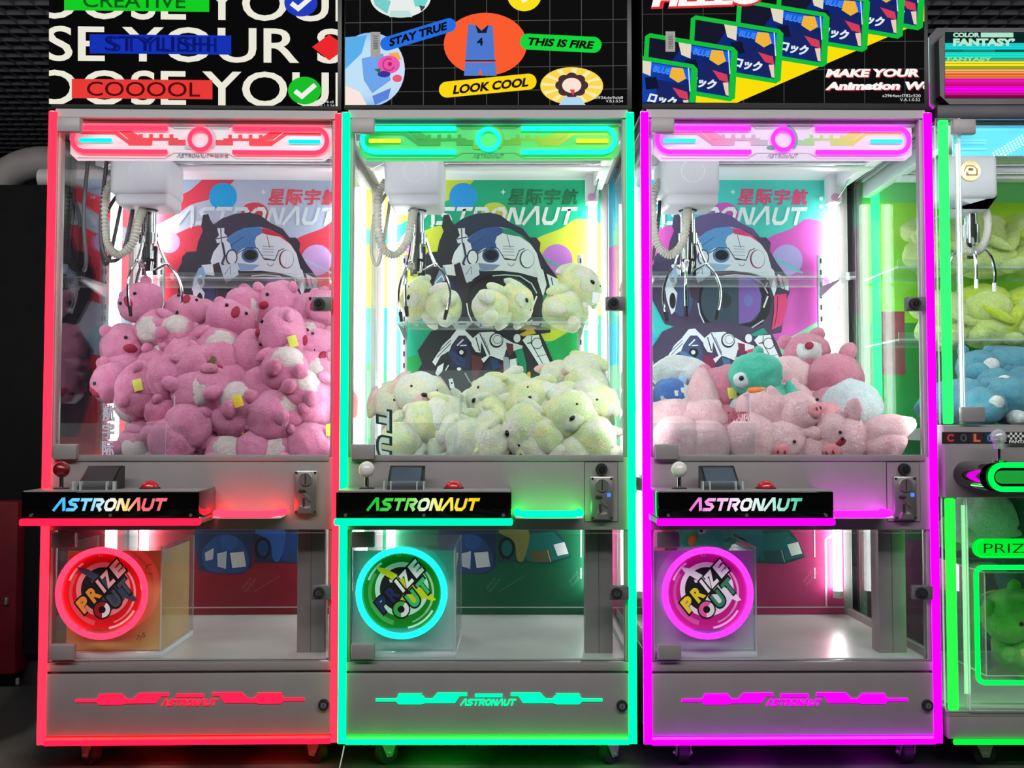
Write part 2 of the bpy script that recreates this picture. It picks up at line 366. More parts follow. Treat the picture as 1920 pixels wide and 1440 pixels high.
# ------------------------------------------------------------------ back-panel picture
Z6 = lambda p: [(760+x/6, 400+y/6) for x, y in p]
ZT = lambda p: [(780+x/6.857, 600+y/6.857) for x, y in p]
ZB = lambda p: [(640+x/3.31, 840+y/3.31) for x, y in p]
def back_art(P):
    a = Art((700, 1150, 316, 1152), .00006)
    a.rect(700, 1150, 316, 1152, grad([(740, P['bg']), (940, P['bg']), (1120, P['bg2'])]))
    bl = P['blob']
    a.smooth([(690, 300), (893, 312), (884, 345), (850, 372), (812, 384), (785, 402), (740, 425), (690, 430)], bl if P['k'] != 3 else P['sky'])
    if P['k'] == 1: a.smooth([(690, 300), (838, 310), (815, 352), (775, 372), (690, 400)], P['bg2'])
    a.smooth([(890, 470), (905, 395), (925, 380), (948, 386), (955, 410), (950, 470)], bl)
    a.smooth([(985, 470), (1010, 446), (1055, 428), (1090, 410), (1150, 440), (1160, 560), (1100, 604), (1030, 640), (990, 600)], bl)
    a.smooth([(690, 480), (760, 450), (835, 425), (850, 500), (800, 560), (740, 575), (690, 570)], bl)
    a.smooth([(700, 620), (760, 600), (800, 640), (780, 700), (720, 720), (690, 690)], P['sky'])
    a.poly([(700, 690), (800, 660), (1020, 650), (1110, 598), (1150, 580), (1150, 870), (700, 870)], P['low'])
    a.oval(1016, 322, 9, 13, bl); a.oval(1085, 318, 14, 16, bl)
    a.oval(870, 369, 26, 26, P['circ']); a.oval(1046, 487, 29, 29, P['planet']); a.line([(1018, 484), (1045, 497), (1075, 512)], 4, P['bg2'])
    a.oval(771, 455, 20, 20, P['planet'])
    for x, y in ((945, 360), (812, 424), (792, 372)):
        a.poly([(x, y-6), (x+1.4, y-1.4), (x+5, y), (x+1.4, y+1.4), (x, y+6), (x-1.4, y+1.4), (x-5, y), (x-1.4, y-1.4)], (240, 246, 246))
    for i, ch in enumerate('星际宇航'): a.text(ch, 970+i*33.5, 369, 30, 30, P['cn'], .004, .16, fat=.035)
    for y in (372, 387): a.oval(1111, y, 4, 4, (235, 240, 240))
    a.logo(936, 405, 300, 33, P['word'], sw=.22)
    # the suited figure
    sil, wh, nv, ac = P['sil'], P['white'], P['navy'], P['acc']
    dk = (26, 26, 32)
    a.poly(Z6([(150, 700), (165, 640), (210, 560), (210, 500), (260, 440), (370, 430), (390, 320), (440, 200), (420, 150), (440, 20), (500, 10), (530, 90), (560, 130), (650, 60), (800, 5), (960, -10), (1080, 20), (1200, 110), (1330, 170), (1410, 270), (1480, 270), (1530, 330), (1520, 420), (1600, 560), (1720, 720), (1740, 880), (1690, 1000), (1640, 1340), (1200, 1400), (840, 1340), (560, 1300), (330, 1250), (180, 960)]), sil)
    a.poly(Z6([(560, 130), (650, 60), (800, 5), (960, -10), (1080, 20), (1200, 110), (1330, 170), (1400, 280), (1240, 190), (1050, 150), (900, 160), (780, 230), (700, 300), (620, 200)]), P['arch'])
    a.poly(Z6([(530, 540), (560, 440), (640, 330), (730, 270), (800, 210), (900, 165), (1050, 150), (1200, 180), (1330, 250), (1430, 360), (1490, 450), (1530, 600), (1560, 700), (1480, 720), (1300, 670), (1100, 645), (860, 650), (830, 620), (760, 760), (700, 780), (670, 720), (560, 640)]), wh)
    a.poly(Z6([(700, 300), (800, 210), (900, 165), (1050, 150), (1100, 165), (1110, 220), (1040, 260), (1020, 320), (1040, 390), (950, 380), (880, 400), (820, 450), (790, 520), (740, 420), (745, 350)]), P['blue'])
    a.poly(Z6([(1100, 165), (1200, 180), (1330, 250), (1420, 345), (1300, 262), (1160, 240), (1110, 225)]), ac)
    a.poly(Z6([(830, 560), (950, 570), (1080, 580), (1000, 640), (860, 650)]), mix(wh, P['blue'], .55))
    a.oval(*Z6([(970, 472)])[0], 16, 14, mix(P['blue'], nv, .3)); a.oval(*Z6([(975, 470)])[0], 12.5, 9.5, dk)
    a.line(Z6([(690, 440), (760, 360), (900, 262)]), 1, nv); a.line(Z6([(790, 540), (830, 450), (940, 385), (1050, 392), (1130, 518), (1250, 524), (1290, 420), (1350, 395)]), 1.5, dk)
    a.line(Z6([(1130, 505), (1250, 530)]), 1.6, dk); a.arc(*Z6([(1200, 555)])[0], 6, .9, 10, 170, dk); a.line(Z6([(1155, 245), (1190, 390)]), 1, dk)
    a.oval(*Z6([(1378, 514)])[0], 14, 17.5, mix(ac, dk, .45)); a.oval(*Z6([(1385, 511)])[0], 12.2, 16.3, wh)
    for y in (370, 400, 432, 470): a.line(Z6([(1105, y), (1235, y+4)]), 1.1, mix(wh, nv, .5))
    a.poly(Z6([(600, 170), (680, 165), (680, 225), (715, 260), (700, 320), (600, 338), (585, 290), (622, 250)]), wh); a.line(Z6([(640, 170), (650, 330)]), 2, nv); a.line(Z6([(590, 290), (710, 265)]), 2, nv)
    a.poly(Z6([(690, 340), (740, 330), (760, 400), (700, 470), (670, 420)]), wh); a.oval(*Z6([(765, 495)])[0], 11, 15, nv); a.oval(*Z6([(768, 495)])[0], 8.5, 12.5, wh)
    a.line(Z6([(660, 330), (690, 480), (660, 560), (690, 610)]), 4, nv)
    a.poly(Z6([(430, 585), (600, 565), (590, 705), (470, 690)]), wh); a.poly(Z6([(640, 590), (830, 555), (845, 690), (705, 785), (660, 700)]), mix(wh, P['blue'], .12)); a.line(Z6([(690, 690), (750, 600), (755, 690)]), 1, dk)
    a.poly(Z6([(340, 760), (400, 620), (450, 600), (480, 700), (420, 790), (360, 860)]), mix(wh, P['blue'], .6)); a.line(Z6([(330, 870), (345, 780), (420, 700), (450, 760)]), 2, wh)
    a.oval(*Z6([(520, 960)])[0], 21, 34, nv); a.line(Z6([(560, 760), (590, 860), (590, 1060), (540, 1150)]), 1.4, dk)
    a.poly(Z6([(330, 830), (400, 800), (470, 900), (440, 1100), (400, 1140), (350, 980)]), wh); a.oval(*Z6([(415, 985)])[0], 6, 15, dk)
    a.poly(Z6([(555, 580), (625, 550), (720, 860), (700, 1000), (620, 940)]), mix(sil, (60, 40, 50), .5))
    a.poly(Z6([(1470, 560), (1560, 640), (1600, 800), (1560, 940), (1500, 760)]), wh)
    a.poly(Z6([(1600, 680), (1730, 740), (1725, 870), (1640, 840)]), wh); a.line(Z6([(1650, 720), (1680, 850)]), 2, nv)
    a.poly(Z6([(1560, 920), (1700, 900), (1700, 1060), (1640, 1260), (1530, 1310), (1560, 1100)]), ac); a.line(Z6([(1600, 930), (1590, 1130), (1560, 1270)]), 1.2, dk)
    a.poly(Z6([(730, 830), (800, 760), (900, 705), (1050, 668), (1250, 680), (1400, 730), (1500, 850), (1530, 980), (1500, 1130), (1420, 1250), (1250, 1330), (900, 1320), (760, 1230), (700, 1050)]), dk)
    a.smooth(Z6([(760, 850), (860, 770), (1050, 715), (1250, 725), (1370, 800), (1420, 930), (1400, 1100), (1300, 1220), (1000, 1260), (820, 1210), (740, 1050)]), P['visor'])
    a.poly(Z6([(1160, 716), (1250, 725), (1330, 770), (1385, 830), (1415, 930), (1400, 1100), (1300, 1215), (1160, 1243)]), P['visor2'])
    a.oval(*Z6([(1000, 980)])[0], 13, 14, mix(P['visor'], dk, .5)); a.oval(*Z6([(1270, 980)])[0], 9, 11, mix(P['visor2'], P['blue'], .4))
    a.line(Z6([(990, 704), (1130, 692), (1300, 706), (1430, 790), (1490, 900)]), 2.4, mix(wh, ac, .25)); a.line(Z6([(1440, 1060), (1490, 930)]), 3, wh)
    a.line(Z6([(700, 1010), (720, 1130), (770, 1240)]), 2.2, wh); a.line(Z6([(800, 1270), (1100, 1310), (1300, 1290), (1440, 1200)]), 2.4, mix(wh, P['visor2'], .3))
    # torso
    a.poly(ZT([(0, 720), (90, 560), (30, 400), (100, 300), (200, 150), (400, 60), (1000, 20), (1600, 150), (1680, 300), (1790, 570), (1700, 640), (1700, 780), (1550, 900), (1300, 1200), (870, 1500), (200, 1500), (60, 1000)]), sil)
    a.poly(ZT([(220, 540), (290, 430), (350, 330), (450, 230), (540, 120), (620, 110), (740, 230), (730, 300), (650, 200), (560, 200), (470, 320), (440, 400), (330, 460), (260, 590)]), wh)
    for k in range(3): a.line(ZT([(280+k*10, 480-k*60), (460, 300-k*40)]), 1.4, nv)
    a.poly(ZT([(470, 330), (560, 220), (660, 230), (720, 420), (700, 640), (450, 600)]), nv); a.oval(*ZT([(600, 420)])[0], 9, 9, dk); a.oval(*ZT([(595, 415)])[0], 4, 4, wh); a.line(ZT([(540, 330), (620, 250)]), 2.5, wh); a.line(ZT([(580, 330), (660, 325)]), 2.5, wh)
    a.poly(ZT([(400, 410), (480, 400), (650, 510), (630, 610), (520, 560)]), mix(nv, P['blue'], .5)); a.line(ZT([(420, 440), (640, 560)]), .9, dk)
    a.poly(ZT([(720, 440), (860, 480), (870, 600), (750, 830), (730, 640)]), P['maroon'])
    a.poly(ZT([(720, 250), (830, 160), (1000, 150), (1250, 290), (1380, 330), (1380, 360), (1290, 400), (1170, 380), (1130, 520), (1000, 470), (960, 460), (880, 550), (850, 500), (920, 460), (850, 280), (840, 420), (780, 410), (730, 330)]), wh)
    a.line(ZT([(830, 170), (960, 450)]), 2.2, nv); a.line(ZT([(780, 220), (830, 400)]), 2, dk); a.line(ZT([(880, 230), (960, 420)]), 1.1, dk)
    a.oval(*ZT([(1045, 262)])[0], 13, 14, dk); a.oval(*ZT([(1050, 256)])[0], 11, 11.5, wh); a.arc(*ZT([(1060, 250)])[0], 8, 1, 0, 360, nv); a.poly(ZT([(1170, 290), (1260, 310), (1265, 420), (1210, 460), (1180, 400)]), P['maroon'])
    a.oval(*ZT([(1310, 235)])[0], 6.5, 8, wh); a.poly(ZT([(1330, 190), (1500, 100), (1560, 170), (1400, 210)]), P['gold'])
    a.poly(ZT([(1380, 260), (1440, 200), (1590, 190), (1640, 340), (1740, 560), (1600, 590), (1480, 400)]), wh); a.arc(*ZT([(1570, 300)])[0], 10, 1.4, 0, 360, dk); a.line(ZT([(1500, 200), (1490, 300), (1560, 420), (1640, 560)]), 1.4, dk); a.line(ZT([(1440, 300), (1500, 290)]), 2, dk); a.line(ZT([(1560, 470), (1700, 440)]), 1, nv)
    a.poly(ZT([(1600, 600), (1750, 570), (1640, 670), (1600, 650)]), ac)
    a.poly(ZT([(1280, 390), (1380, 360), (1430, 560), (1430, 900), (1340, 900), (1330, 560)]), ac); a.poly(ZT([(1440, 680), (1480, 660), (1500, 900), (1430, 900)]), P['gold'])
    a.poly(ZT([(1130, 470), (1200, 480), (1240, 700), (1220, 900), (1150, 900)]), mix(wh, nv, .35)); a.poly(ZT([(1215, 510), (1310, 490), (1335, 700), (1330, 1000), (1230, 1000), (1230, 700)]), wh); a.line(ZT([(1300, 500), (1345, 720), (1335, 1000)]), 1.2, dk); a.line(ZT([(1230, 700), (1335, 690)]), 1.5, nv)
    a.poly(ZT([(870, 640), (960, 480), (1060, 520), (1100, 560), (1150, 900), (1150, 1400), (870, 1400)]), mix(nv, dk, .3)); a.poly(ZT([(960, 480), (1060, 510), (1090, 600), (1000, 640)]), mix(P['blue'], dk, .3)); a.poly(ZT([(1090, 560), (1130, 580), (1130, 680), (1085, 660)]), P['maroon'])
    for k in range(5): a.line(ZT([(880, 760+k*60), (1150, 750+k*60)]), .7, dk)
    a.poly(ZT([(140, 980), (200, 800), (330, 720), (300, 830), (420, 900), (480, 1000), (440, 1070), (250, 1080)]), wh); a.poly(ZT([(260, 690), (290, 600), (370, 550), (350, 660), (290, 720)]), wh); a.poly(ZT([(430, 760), (480, 750), (510, 870), (450, 880)]), wh); a.oval(*ZT([(470, 810)])[0], 2, 2, dk)
    for k in range(4): a.line(ZT([(180+k*60, 960-k*10), (250+k*60, 830+k*15)]), 2, nv)
    a.line(ZT([(390, 650), (430, 580)]), 2, wh); a.oval(*ZT([(565, 630)])[0], 4, 3, wh); a.line(ZT([(640, 680), (700, 790), (760, 840), (770, 1030)]), 2.4, mix(wh, nv, .4)); a.poly(ZT([(470, 960), (550, 900), (520, 1010)]), wh)
    # the lower part, seen through the lower door
    a.rect(700, 1150, 870, 1152, P['base'])
    a.rect(700, 1150, 870, 940, sil)
    b1, b2 = P['boot'], P['boot2']
    a.poly(ZB([(640, 400), (960, 400), (970, 560), (965, 740), (900, 785), (760, 780), (640, 760), (600, 560)]), mix(b1, dk, .55)); a.smooth(ZB([(660, 640), (760, 540), (880, 560), (950, 690), (900, 770), (700, 760)]), mix(b1, dk, .2)); a.smooth(ZB([(770, 560), (810, 540), (870, 560), (860, 620), (790, 630)]), b1)
    a.poly(ZB([(750, 655), (810, 640), (805, 750), (755, 735)]), (200, 212, 225)); a.poly(ZB([(830, 650), (915, 643), (930, 735), (845, 745)]), (232, 236, 238)); a.poly(ZB([(675, 650), (730, 620), (725, 690), (680, 700)]), (190, 200, 215))
    a.poly(ZB([(965, 400), (1250, 400), (1340, 510), (1400, 590), (1432, 680), (1300, 722), (1150, 715), (980, 712)]), mix(b2, dk, .45)); a.poly(ZB([(1150, 540), (1320, 520), (1400, 600), (1420, 670), (1300, 705), (1150, 700)]), b2)
    a.smooth(ZB([(980, 520), (1060, 480), (1170, 520), (1140, 690), (1095, 690), (1075, 580)]), P['gold2']); a.oval(*ZB([(1030, 622)])[0], 15, 21, dk); a.oval(*ZB([(1033, 622)])[0], 10, 15, mix(b2, dk, .1))
    a.poly(ZB([(1170, 640), (1300, 632), (1312, 705), (1185, 710)]), mix(P['gold2'], dk, .4)); a.line(ZB([(1285, 635), (1305, 708)]), 1, (220, 220, 200)); a.poly(ZB([(1322, 600), (1390, 583), (1415, 655), (1348, 670)]), (228, 232, 232))
    a.rect(700, 1150, 1137.5, 1140, mix(P['base'], (255, 255, 255), .7)); a.rect(1090, 1092, 990, 1045, (225, 228, 230)); a.rect(1090, 1092, 1065, 1085, (225, 228, 230))
    a.line([(1150, 985), (1112, 1012), (1112, 1138)], 3.5, mix(P['base'], (255, 255, 255), .7))
    for i, (x, y) in enumerate(((925, 1097), (1080, 1085))):
        a.text('SPACE', x-3, y-3, 26, 5, mix(P['base'], (255, 255, 255), .3), 0, .2, -52); a.text('TRAVELER', x+4, y+1, 34, 5, mix(P['base'], (255, 255, 255), .3), 0, .2, -52)
    a.line([(936, 1110), (984, 1080)], .8, mix(P['base'], (255, 255, 255), .35))
    return a
# ------------------------------------------------------------------ one claw machine of the row
def machine(k, mx, yaw, P, label):
    root = tag(empty('claw_machine', (mx, 0, 0), R(yaw)), label, 'claw machine', 'tall claw machines with edge lighting')
    NEON = glow('edge_light_%s' % P['name'], P['neon']); NEON2 = glow('bar_light_%s' % P['name'], P['bar'])
    W = .405
    # cabinet: base, deck, posts, top, rear
    c = NB()
    box(c, -W+.012, W-.012, .012, .7, .088, .297, .004); box(c, -W+.008, W-.008, .0, .05, .272, .297, .004); box(c, -W+.008, W-.008, .002, .03, .088, .1)
    box(c, -W+.012, W-.012, 0, .10, .656, .856, .004); box(c, -W+.012, W-.012, .1, .7, .74, .785)
    box(c, -W+.014, W-.014, .0, .7, 1.803, 1.826); box(c, -W+.03, W-.03, -.004, .012, .845, .862, .002)
    for s in (-1, 1):
        box(c, s*.388-.012, s*.388+.012, .006, .035, .297, 1.805, .003); box(c, s*.386-.012, s*.386+.012, .67, .7, .297, 1.805)
        for z in (.31, 1.79): box(c, s*.392-.01, s*.392+.01, .03, .68, z-.012, z+.012)
    box(c, -W+.02, W-.02, .69, .7, .297, 1.805)
    obj('cabinet', c, GREY, root)
    c = NB(); box(c, -.39, .39, .03, .688, .2975, .301); obj('chamber_floor', c, WHITEF, root)
    c = NB(); box(c, -.39, .39, .1, .688, .785, .79); obj('play_floor', c, WHITEF, root)
    c = NB(); box(c, -.385, .385, .03, .688, 1.795, 1.802); obj('inner_ceiling', c, WHITE, root)
    c = NB(); box(c, -.33, .33, .062, .08, 1.735, 1.75, .003); obj('top_light', c, TOPL, root)
    back_art(P).build('back_picture', lambda u, v, w: L(u+P['ash'], v, .684-w), PRINT, root)
    c = NB(); box(c, .274, .352, .09, .15, .30, .80, .002); box(c, .312, .3135, .0893, .0901, .30, .66, 0, 1); obj('coin_column', c, (GREY, GREYD), root)
    for s in (-1, 1):
        c = NB(); pane(c, s*.398-.0025, s*.398+.0025, .035, .67, .322, 1.778); obj('side_pane', c, (RIGHTGLASS if s > 0 else SIDEGLASS, EDGE), root)
        c = NB(); cyl(c, (s*.39, .0445, .90), (s*.39, .0445, 1.66), .005, n=12); obj('front_fill_tube', c, SLIM, root)  # fill tubes added out of sight behind the posts to brighten the toys
        c = NB(); cyl(c, (s*.343, .645, .385), (s*.343, .645, 1.76), .0145, n=16); t = obj('light_tube', c, TUBE, root)
        for z in (.375, 1.77): c = NB(); cyl(c, (s*.343, .645, z-.012), (s*.343, .645, z+.012), .0165); obj('tube_cap', c, WHITE, t)
        c = NB(); box(c, s*.302-.011, s*.302+.011, .655, .668, .86, 1.53, .001)
        for i in range(16): box(c, s*.302-.0028, s*.302+.0028, .6543, .6552, .9+i*.04, .917+i*.04, 0, 1)
        obj('slotted_upright', c, (ALU, DARK), root)
        c = NB()
        for dx in (-.0056, .0056): tube(c, [(s*(W-.0085)+dx, -.004, z) for z in (.079, .6, 1.2, 1.816)], .0056, 10)
        st = obj('edge_light', c, NEON, root)
        c = NB(); box(c, s*(W-.0085)-.011, s*(W-.0085)+.011, .0016, .014, .076, 1.82); obj('strip_channel', c, ALU, st)
    c = NB(); tube(c, [(x, -.006, .083) for x in (-.385, 0, .385)], .0072, 12); obj('bottom_light', c, glow('base_light_%s' % P['name'], P['base_l']), root)
    # shelf
    sz = at(0, P['shelf'], .45).z
    c = NB(); pane(c, -.315, .345, .44, .668, sz-.006, sz); pane(c, -.315, .345, .436, .44, sz-.012, sz+.012)
    sh = obj('shelf', c, (ACRYL, EDGE), root)
    for s in (-1, 1):
        c = NB(); prism(c, [(.655, sz-.006), (.46, sz-.006), (.46, sz-.012), (.655, sz-.04)], lambda u, v, w: (w, u, v), s*.302-.002, s*.302+.002); obj('shelf_bracket', c, ALU, sh)
    # chute screens
    c = NB(); pane(c, -.085, -.081, .104, .37, .79, 1.035); pane(c, -.385, .10, .37, .374, .79, 1.115); pane(c, -.39, -.085, .034, .038, .852, .95)
    g = obj('chute_screen', c, (ACRYL, EDGE), root)
    d = Art()
    if k == 1:
        for i, ch in enumerate('航宇际星'): d.text(ch, 754, 775+i*33, 22, 32, (215, 60, 90), .004, 0, fat=.07); d.text(ch, 754, 775+i*33, 22, 29, (215, 222, 240), .004, 0, fat=.025)
    elif k == 2:
        for ch, y in (('T', 788), ('U', 838)):
            d.text(ch, 722, y, 42, 28, (40, 60, 55), .06, .2, 90, False, .05); d.text(ch, 722, y, 36, 20, (215, 235, 232), .05, .2, 90)
    else: d.logo(828, 781, 42, 18, (190, 70, 95), mirror=True)
    d.build('decal', lambda u, v, w: L(u, v, .0335-w), PRINT, g)
    # marquee with its screen
    zb, zt = 1.826, 2.34
    c = NB(); box(c, -.403, .403, -.004, .42, zb, zt, .003); mq = obj('marquee', c, SCREENB, root)
    P['screen']().build('screen', lambda u, v, w: (at(u, v, -.0046-w).x-P['cx'], -.0046-w, at(u, v, -.0046-w).z), LCD, mq)
    if k > 1:
        X = 706 if k == 2 else 1255; d = Art(); d.rect(X-9, X+9, 60, 107 if k == 2 else 98, (128, 124, 118)); d.rect(X-4, X+5, 66, 92, (45, 45, 48))
        for i in range(8): d.rect(X-4, X+5, 67+i*3.2, 68+i*3.2, (150, 148, 142))
        d.build('barcode_sticker', lambda u, v, w: (at(u, v, -.012-w).x-P['cx'], -.012-w, at(u, v, -.012-w).z), PRINT, mq)
    # header sign behind the glass
    pts = [(676, 236), (690, 229), (1148, 226), (1162, 236), (1162, 290), (1148, 301), (690, 303), (676, 290)]
    c = NB(); prism(c, pts, lambda u, v, w: L(u, v, .04+w), 0, .006); hd = obj('header_sign', c, WHITE, root)
    h = Art(); T = P['trace']; h.poly(pts, P['head'])
    cc = (918, 261)
    for s in (-1, 1):
        M = lambda p: [(918+s*(x-918), y) for x, y in p]
        h.poly(M([(694, 248), (764, 248), (782, 262), (828, 262), (828, 272), (785, 272), (758, 253), (694, 253)]), T)
        h.poly(M([(766, 247), (790, 247), (806, 257), (800, 262), (783, 261)]), T)
        h.rect(*sorted(M([(800, 0), (876, 0)])[i][0] for i in (0, 1)), 259, 264, T)
        for x in (803, 822, 841, 860): h.rect(*sorted((918+s*(x-918), 918+s*(x+7-918))), 252, 259, T)
        h.rect(*sorted((918+s*(784-918), 918+s*(826-918))), 264, 273, T); h.rect(*sorted((918+s*(858-918), 918+s*(890-918))), 262, 272, T)
        h.line(M([(857, 232), (868, 241), (968, 241)][:2]+[(918, 241)]), 1, P['line']); h.line(M([(690, 297), (852, 297), (868, 287), (918, 287)]), 1, P['line'])
    h.arc(918, 261, 26, 5, 290, 400, P['orbit']); h.oval(897, 276, 9, 4, P['orbit'])
    if k == 1: h.logo(905, 292, 62, 7, P['wordh'], sw=.2); h.text('星际宇航', 953, 292, 36, 8, (150, 50, 60), .02)
    else: h.logo(918, 292, 58, 8, P['wordh'], sw=.2)
    h.build('print', lambda u, v, w: L(u, v, .0396-w), LIT, hd)
    nl = NB()
    for s in (-1, 1):
        q = [(918+s*61, 241), (918+s*140, 241), (918+s*215, 241)]+[(918+s*(218+19*math.sin(R(t)))*1.0, 262-22*math.cos(R(t))) for t in range(10, 180, 17)]+[(918+s*215, 285), (918+s*140, 285), (918+s*61, 285)]
        tube(nl, [L(x, y, .03) for x, y in q], .0062, 10)
    tube(nl, [L(x, y, .03) for x, y in ring_pts(918, 261, 19.5, 19.5, 32)], .0058, 10, True)
    obj('neon_outline', nl, glow('neon_%s' % P['name'], P['neonh']), hd)
    for s in (-1, 1):
        nl = NB(); a0, a1 = 918+s*165, 918+s*224; tube(nl, [L(x, 264, .032) for x in (a0, (a0+a1)/2, a1)], .0052, 10); obj('accent_bar', nl, glow('accent_%s' % P['name'], P['accent']), hd)
    # glass doors
    def door(name, z0, z1, lk, hy):
        c = NB(); pane(c, -.378, .372, -.006, -.001, z0, z1); o = obj(name, c, (GLASS, EDGE), root)
        for py in hy:
            p = L(684, py, -.012); c = NB(); box(c, p.x-.034, p.x+.03, -.02, .002, p.z-.021, p.z+.021, .004); obj('hinge', c, GREY, o)
        p = L(lk[0], lk[1], -.01); c = NB(); box(c, p.x-.02, p.x+.034, -.012, .012, p.z-.019, p.z+.019, .002); cyl(c, (p.x, -.024, p.z), (p.x, -.01, p.z), .0145, .0155, 24, 1)
        cyl(c, (p.x, -.0265, p.z), (p.x, -.02, p.z), .008, .008, 20, 2); box(c, p.x-.001, p.x+.001, -.0272, -.026, p.z-.005, p.z+.005, 0, 1); obj('lock', c, (GREYD, DARK, CHROME), o)
        return o
    door('upper_door', .864, 1.80, (1152, 569), (236, 847))
    ld = door('lower_door', .304, .648, (1158, 1112), (1012, 1221))
    ctr = L(754, 1113, -.03); cx, cz = ctr.x, ctr.z; rr = .1165
    c = NB(); tube(c, [(cx+rr*math.cos(t), -.02, cz+rr*math.sin(t)) for t in [2*PI*i/48 for i in range(48)]], .0085, 12, True); pr = obj('prize_ring', c, glow('neon_%s' % P['name'], P['neonh']), ld)
    c = NB(); tube(c, [(cx+(rr-.0095)*math.cos(t), -.016, cz+(rr-.0095)*math.sin(t)) for t in [2*PI*i/48 for i in range(48)]], .003, 8, True); obj('ring_rim', c, ACRYL, ld)
    prize_art(P).build('prize_print', lambda u, v, w: (cx+u*.00147, -.0085-w, cz-v*.00147), printed('prize_print', .5, .12), ld)  # print given a faint glow of its own; the disc is no lamp
    # prize box behind the lower door
    x0, x1, z0, z1 = -.382, -.088, .318, .607; y0, y1 = .03, .34
    c = NB()
    for q in ((x0, x1, y0, y0+.004, z0, z1), (x0, x1, y1-.004, y1, z0, z1), (x0, x0+.004, y0, y1, z0, z1), (x1-.004, x1, y0, y1, z0, z1)): pane(c, *q)
    pb = obj('prize_box', c, (ACRYL, EDGE), root)
    c = NB(); box(c, x0, x1, y0, y1, .301, .318, .002); obj('box_base', c, WHITE, pb)
    c = NB()
    box(c, x0+(.03 if k == 1 else .006), x1-.007, y0+.012, y0+.014, z0+.004, z1-.012); box(c, x0+.02, x1-.008, y0+.016, y1-.02, z0, z0+.003); box(c, x1-.012, x1-.009, y0+.016, y1-.02, z0+.004, z1-.016)
    obj('box_liner', c, paint('amber_card', (245, 196, 110), .6, var=.12, scale=6) if k == 1 else paint('white_liner', (226, 228, 230), .5, var=.05), pb)
    if k == 1:
        ink = (95, 60, 30)
        for fnn in (lambda d: d.arc(283, 1067, 9, 1.3, 60, 290, ink), lambda d: d.text('71', 262, 1196, 8, 10, ink, 0, 0, 15), lambda d: d.text('S', 271, 1190, 6, 9, ink, 0, 0, 10), lambda d: d.text('L', 163, 1190, 7, 9, ink, 0, 0, -40), lambda d: d.text('cx', 178, 1188, 12, 6, ink, 0, 0, -30)):
            d = Art(); fnn(d); d.build('pen_mark', lambda u, v, w: (at(u, v, .0415).x-mx, .0415-w, at(u, v, .0415).z), PRINT, pb)
    # control box
    bx0, bx1, by0, bz0, bz1 = -.39, .066, -.164, .702, .772
    c = NB(); box(c, bx0, bx1, by0, .0, bz0, bz1, .004); box(c, bx0+.004, bx1-.004, by0+.002, 0, bz1-.001, bz1+.0025, .001, 1); dk = obj('control_box', c, (GLOSS, GREY), root)
    lg = Art(); f = lambda u, v, w: (L(u, v, by0).x, by0-.0008-w, L(u, v, by0).z)
    lg.logo(797, 946, 212, 23, P['logo'], sw=.27); lg.build('box_wordmark', f, LETTER, dk)
    for px in (650, 797, 946):
        c = NB(); p = L(px, 966, by0); cyl(c, (p.x, by0-.003, p.z), (p.x, by0+.001, p.z), .0042); obj('screw', c, STEEL, dk)
    c = NB(); box(c, bx0-.004, bx1+.003, by0-.006, by0+.012, .6845, .702, .005, 0, 3); obj('box_light', c, NEON2, dk)
    c = NB(); box(c, bx0-.002, bx1, by0+.01, 0, .688, .702); obj('box_underside', c, GREYD, dk)
    jx, jy = -.321, -.085
    c = NB(); cyl(c, (jx, jy, .772), (jx, jy, .777), .021, .02, 24, 1); cyl(c, (jx, jy, .775), (jx, jy, .812), .0055, .0055, 16); js = obj('joystick', c, (CHROME, DARK), root)
    c = NB(); ball(c, (jx, jy, .826), .0215, 24, 16); obj('ball_knob', c, paint('knob_%s' % P['name'], P['knob'], .25, coat=.5), js)
    # card holder: black sloped wedge with a clear pocket
    c = NB(); prism(c, [(-.13, .774), (-.045, .774), (-.045, .833), (-.055, .835), (-.13, .783)], lambda u, v, w: (w, u, v), -.262, -.168); ch = obj('card_holder', c, BLACK, root)
    c = NB(); prism(c, [(-.123, .7895), (-.066, .829), (-.067, .8305), (-.124, .791)], lambda u, v, w: (w, u, v), -.255, -.175); obj('sloped_window', c, paint('tinted_window', (70, 84, 96), .05, .2) if k > 1 else paint('black_card', (34, 36, 40), .6), ch)
    c = NB(); pane(c, -.272, -.16, -.142, -.1395, .774, .797); pane(c, -.272, -.16, -.128, -.1255, .774, .797)
    for x in (-.268, -.25, -.182, -.164): box(c, x-.0012, x+.0012, -.142, -.126, .774, .797, 0, 1)
    obj('clear_pocket', c, (ACRYL, EDGE), ch)
    bt = L(853, 916, -.08).x
    c = NB(); cyl(c, (bt, -.08, .773), (bt, -.08, .778), .029, .026, 28); pbn = obj('push_button', c, DARK, root)
    c = NB(); ball(c, (bt, -.08, .777), (.0235, .0235, .02), 28, 8, 0, 0.0); obj('button_dome', c, paint('red_dome', (190, 22, 34), .12, coat=.6), pbn)
    # prize tray with a glowing rim
    tx0, tx1 = .075, .258
    c = NB(); box(c, tx0, tx1, -.075, 0, .693, .7, .003); tr = obj('tray', c, WHITE, root)
    c = NB(); tube(c, [(tx0+.006, -.002, .706), (tx0+.006, -.055, .706), (tx0+.013, -.068, .706), (tx0+.026, -.073, .706), (tx1-.026, -.073, .706), (tx1-.013, -.068, .706), (tx1-.006, -.055, .706), (tx1-.006, -.002, .706)], .0092, 12); obj('tray_light', c, glow('tray_light_%s' % P['name'], P['tray']), tr)
    # coin acceptor
    px = L(1130, 930).x; c = NB()
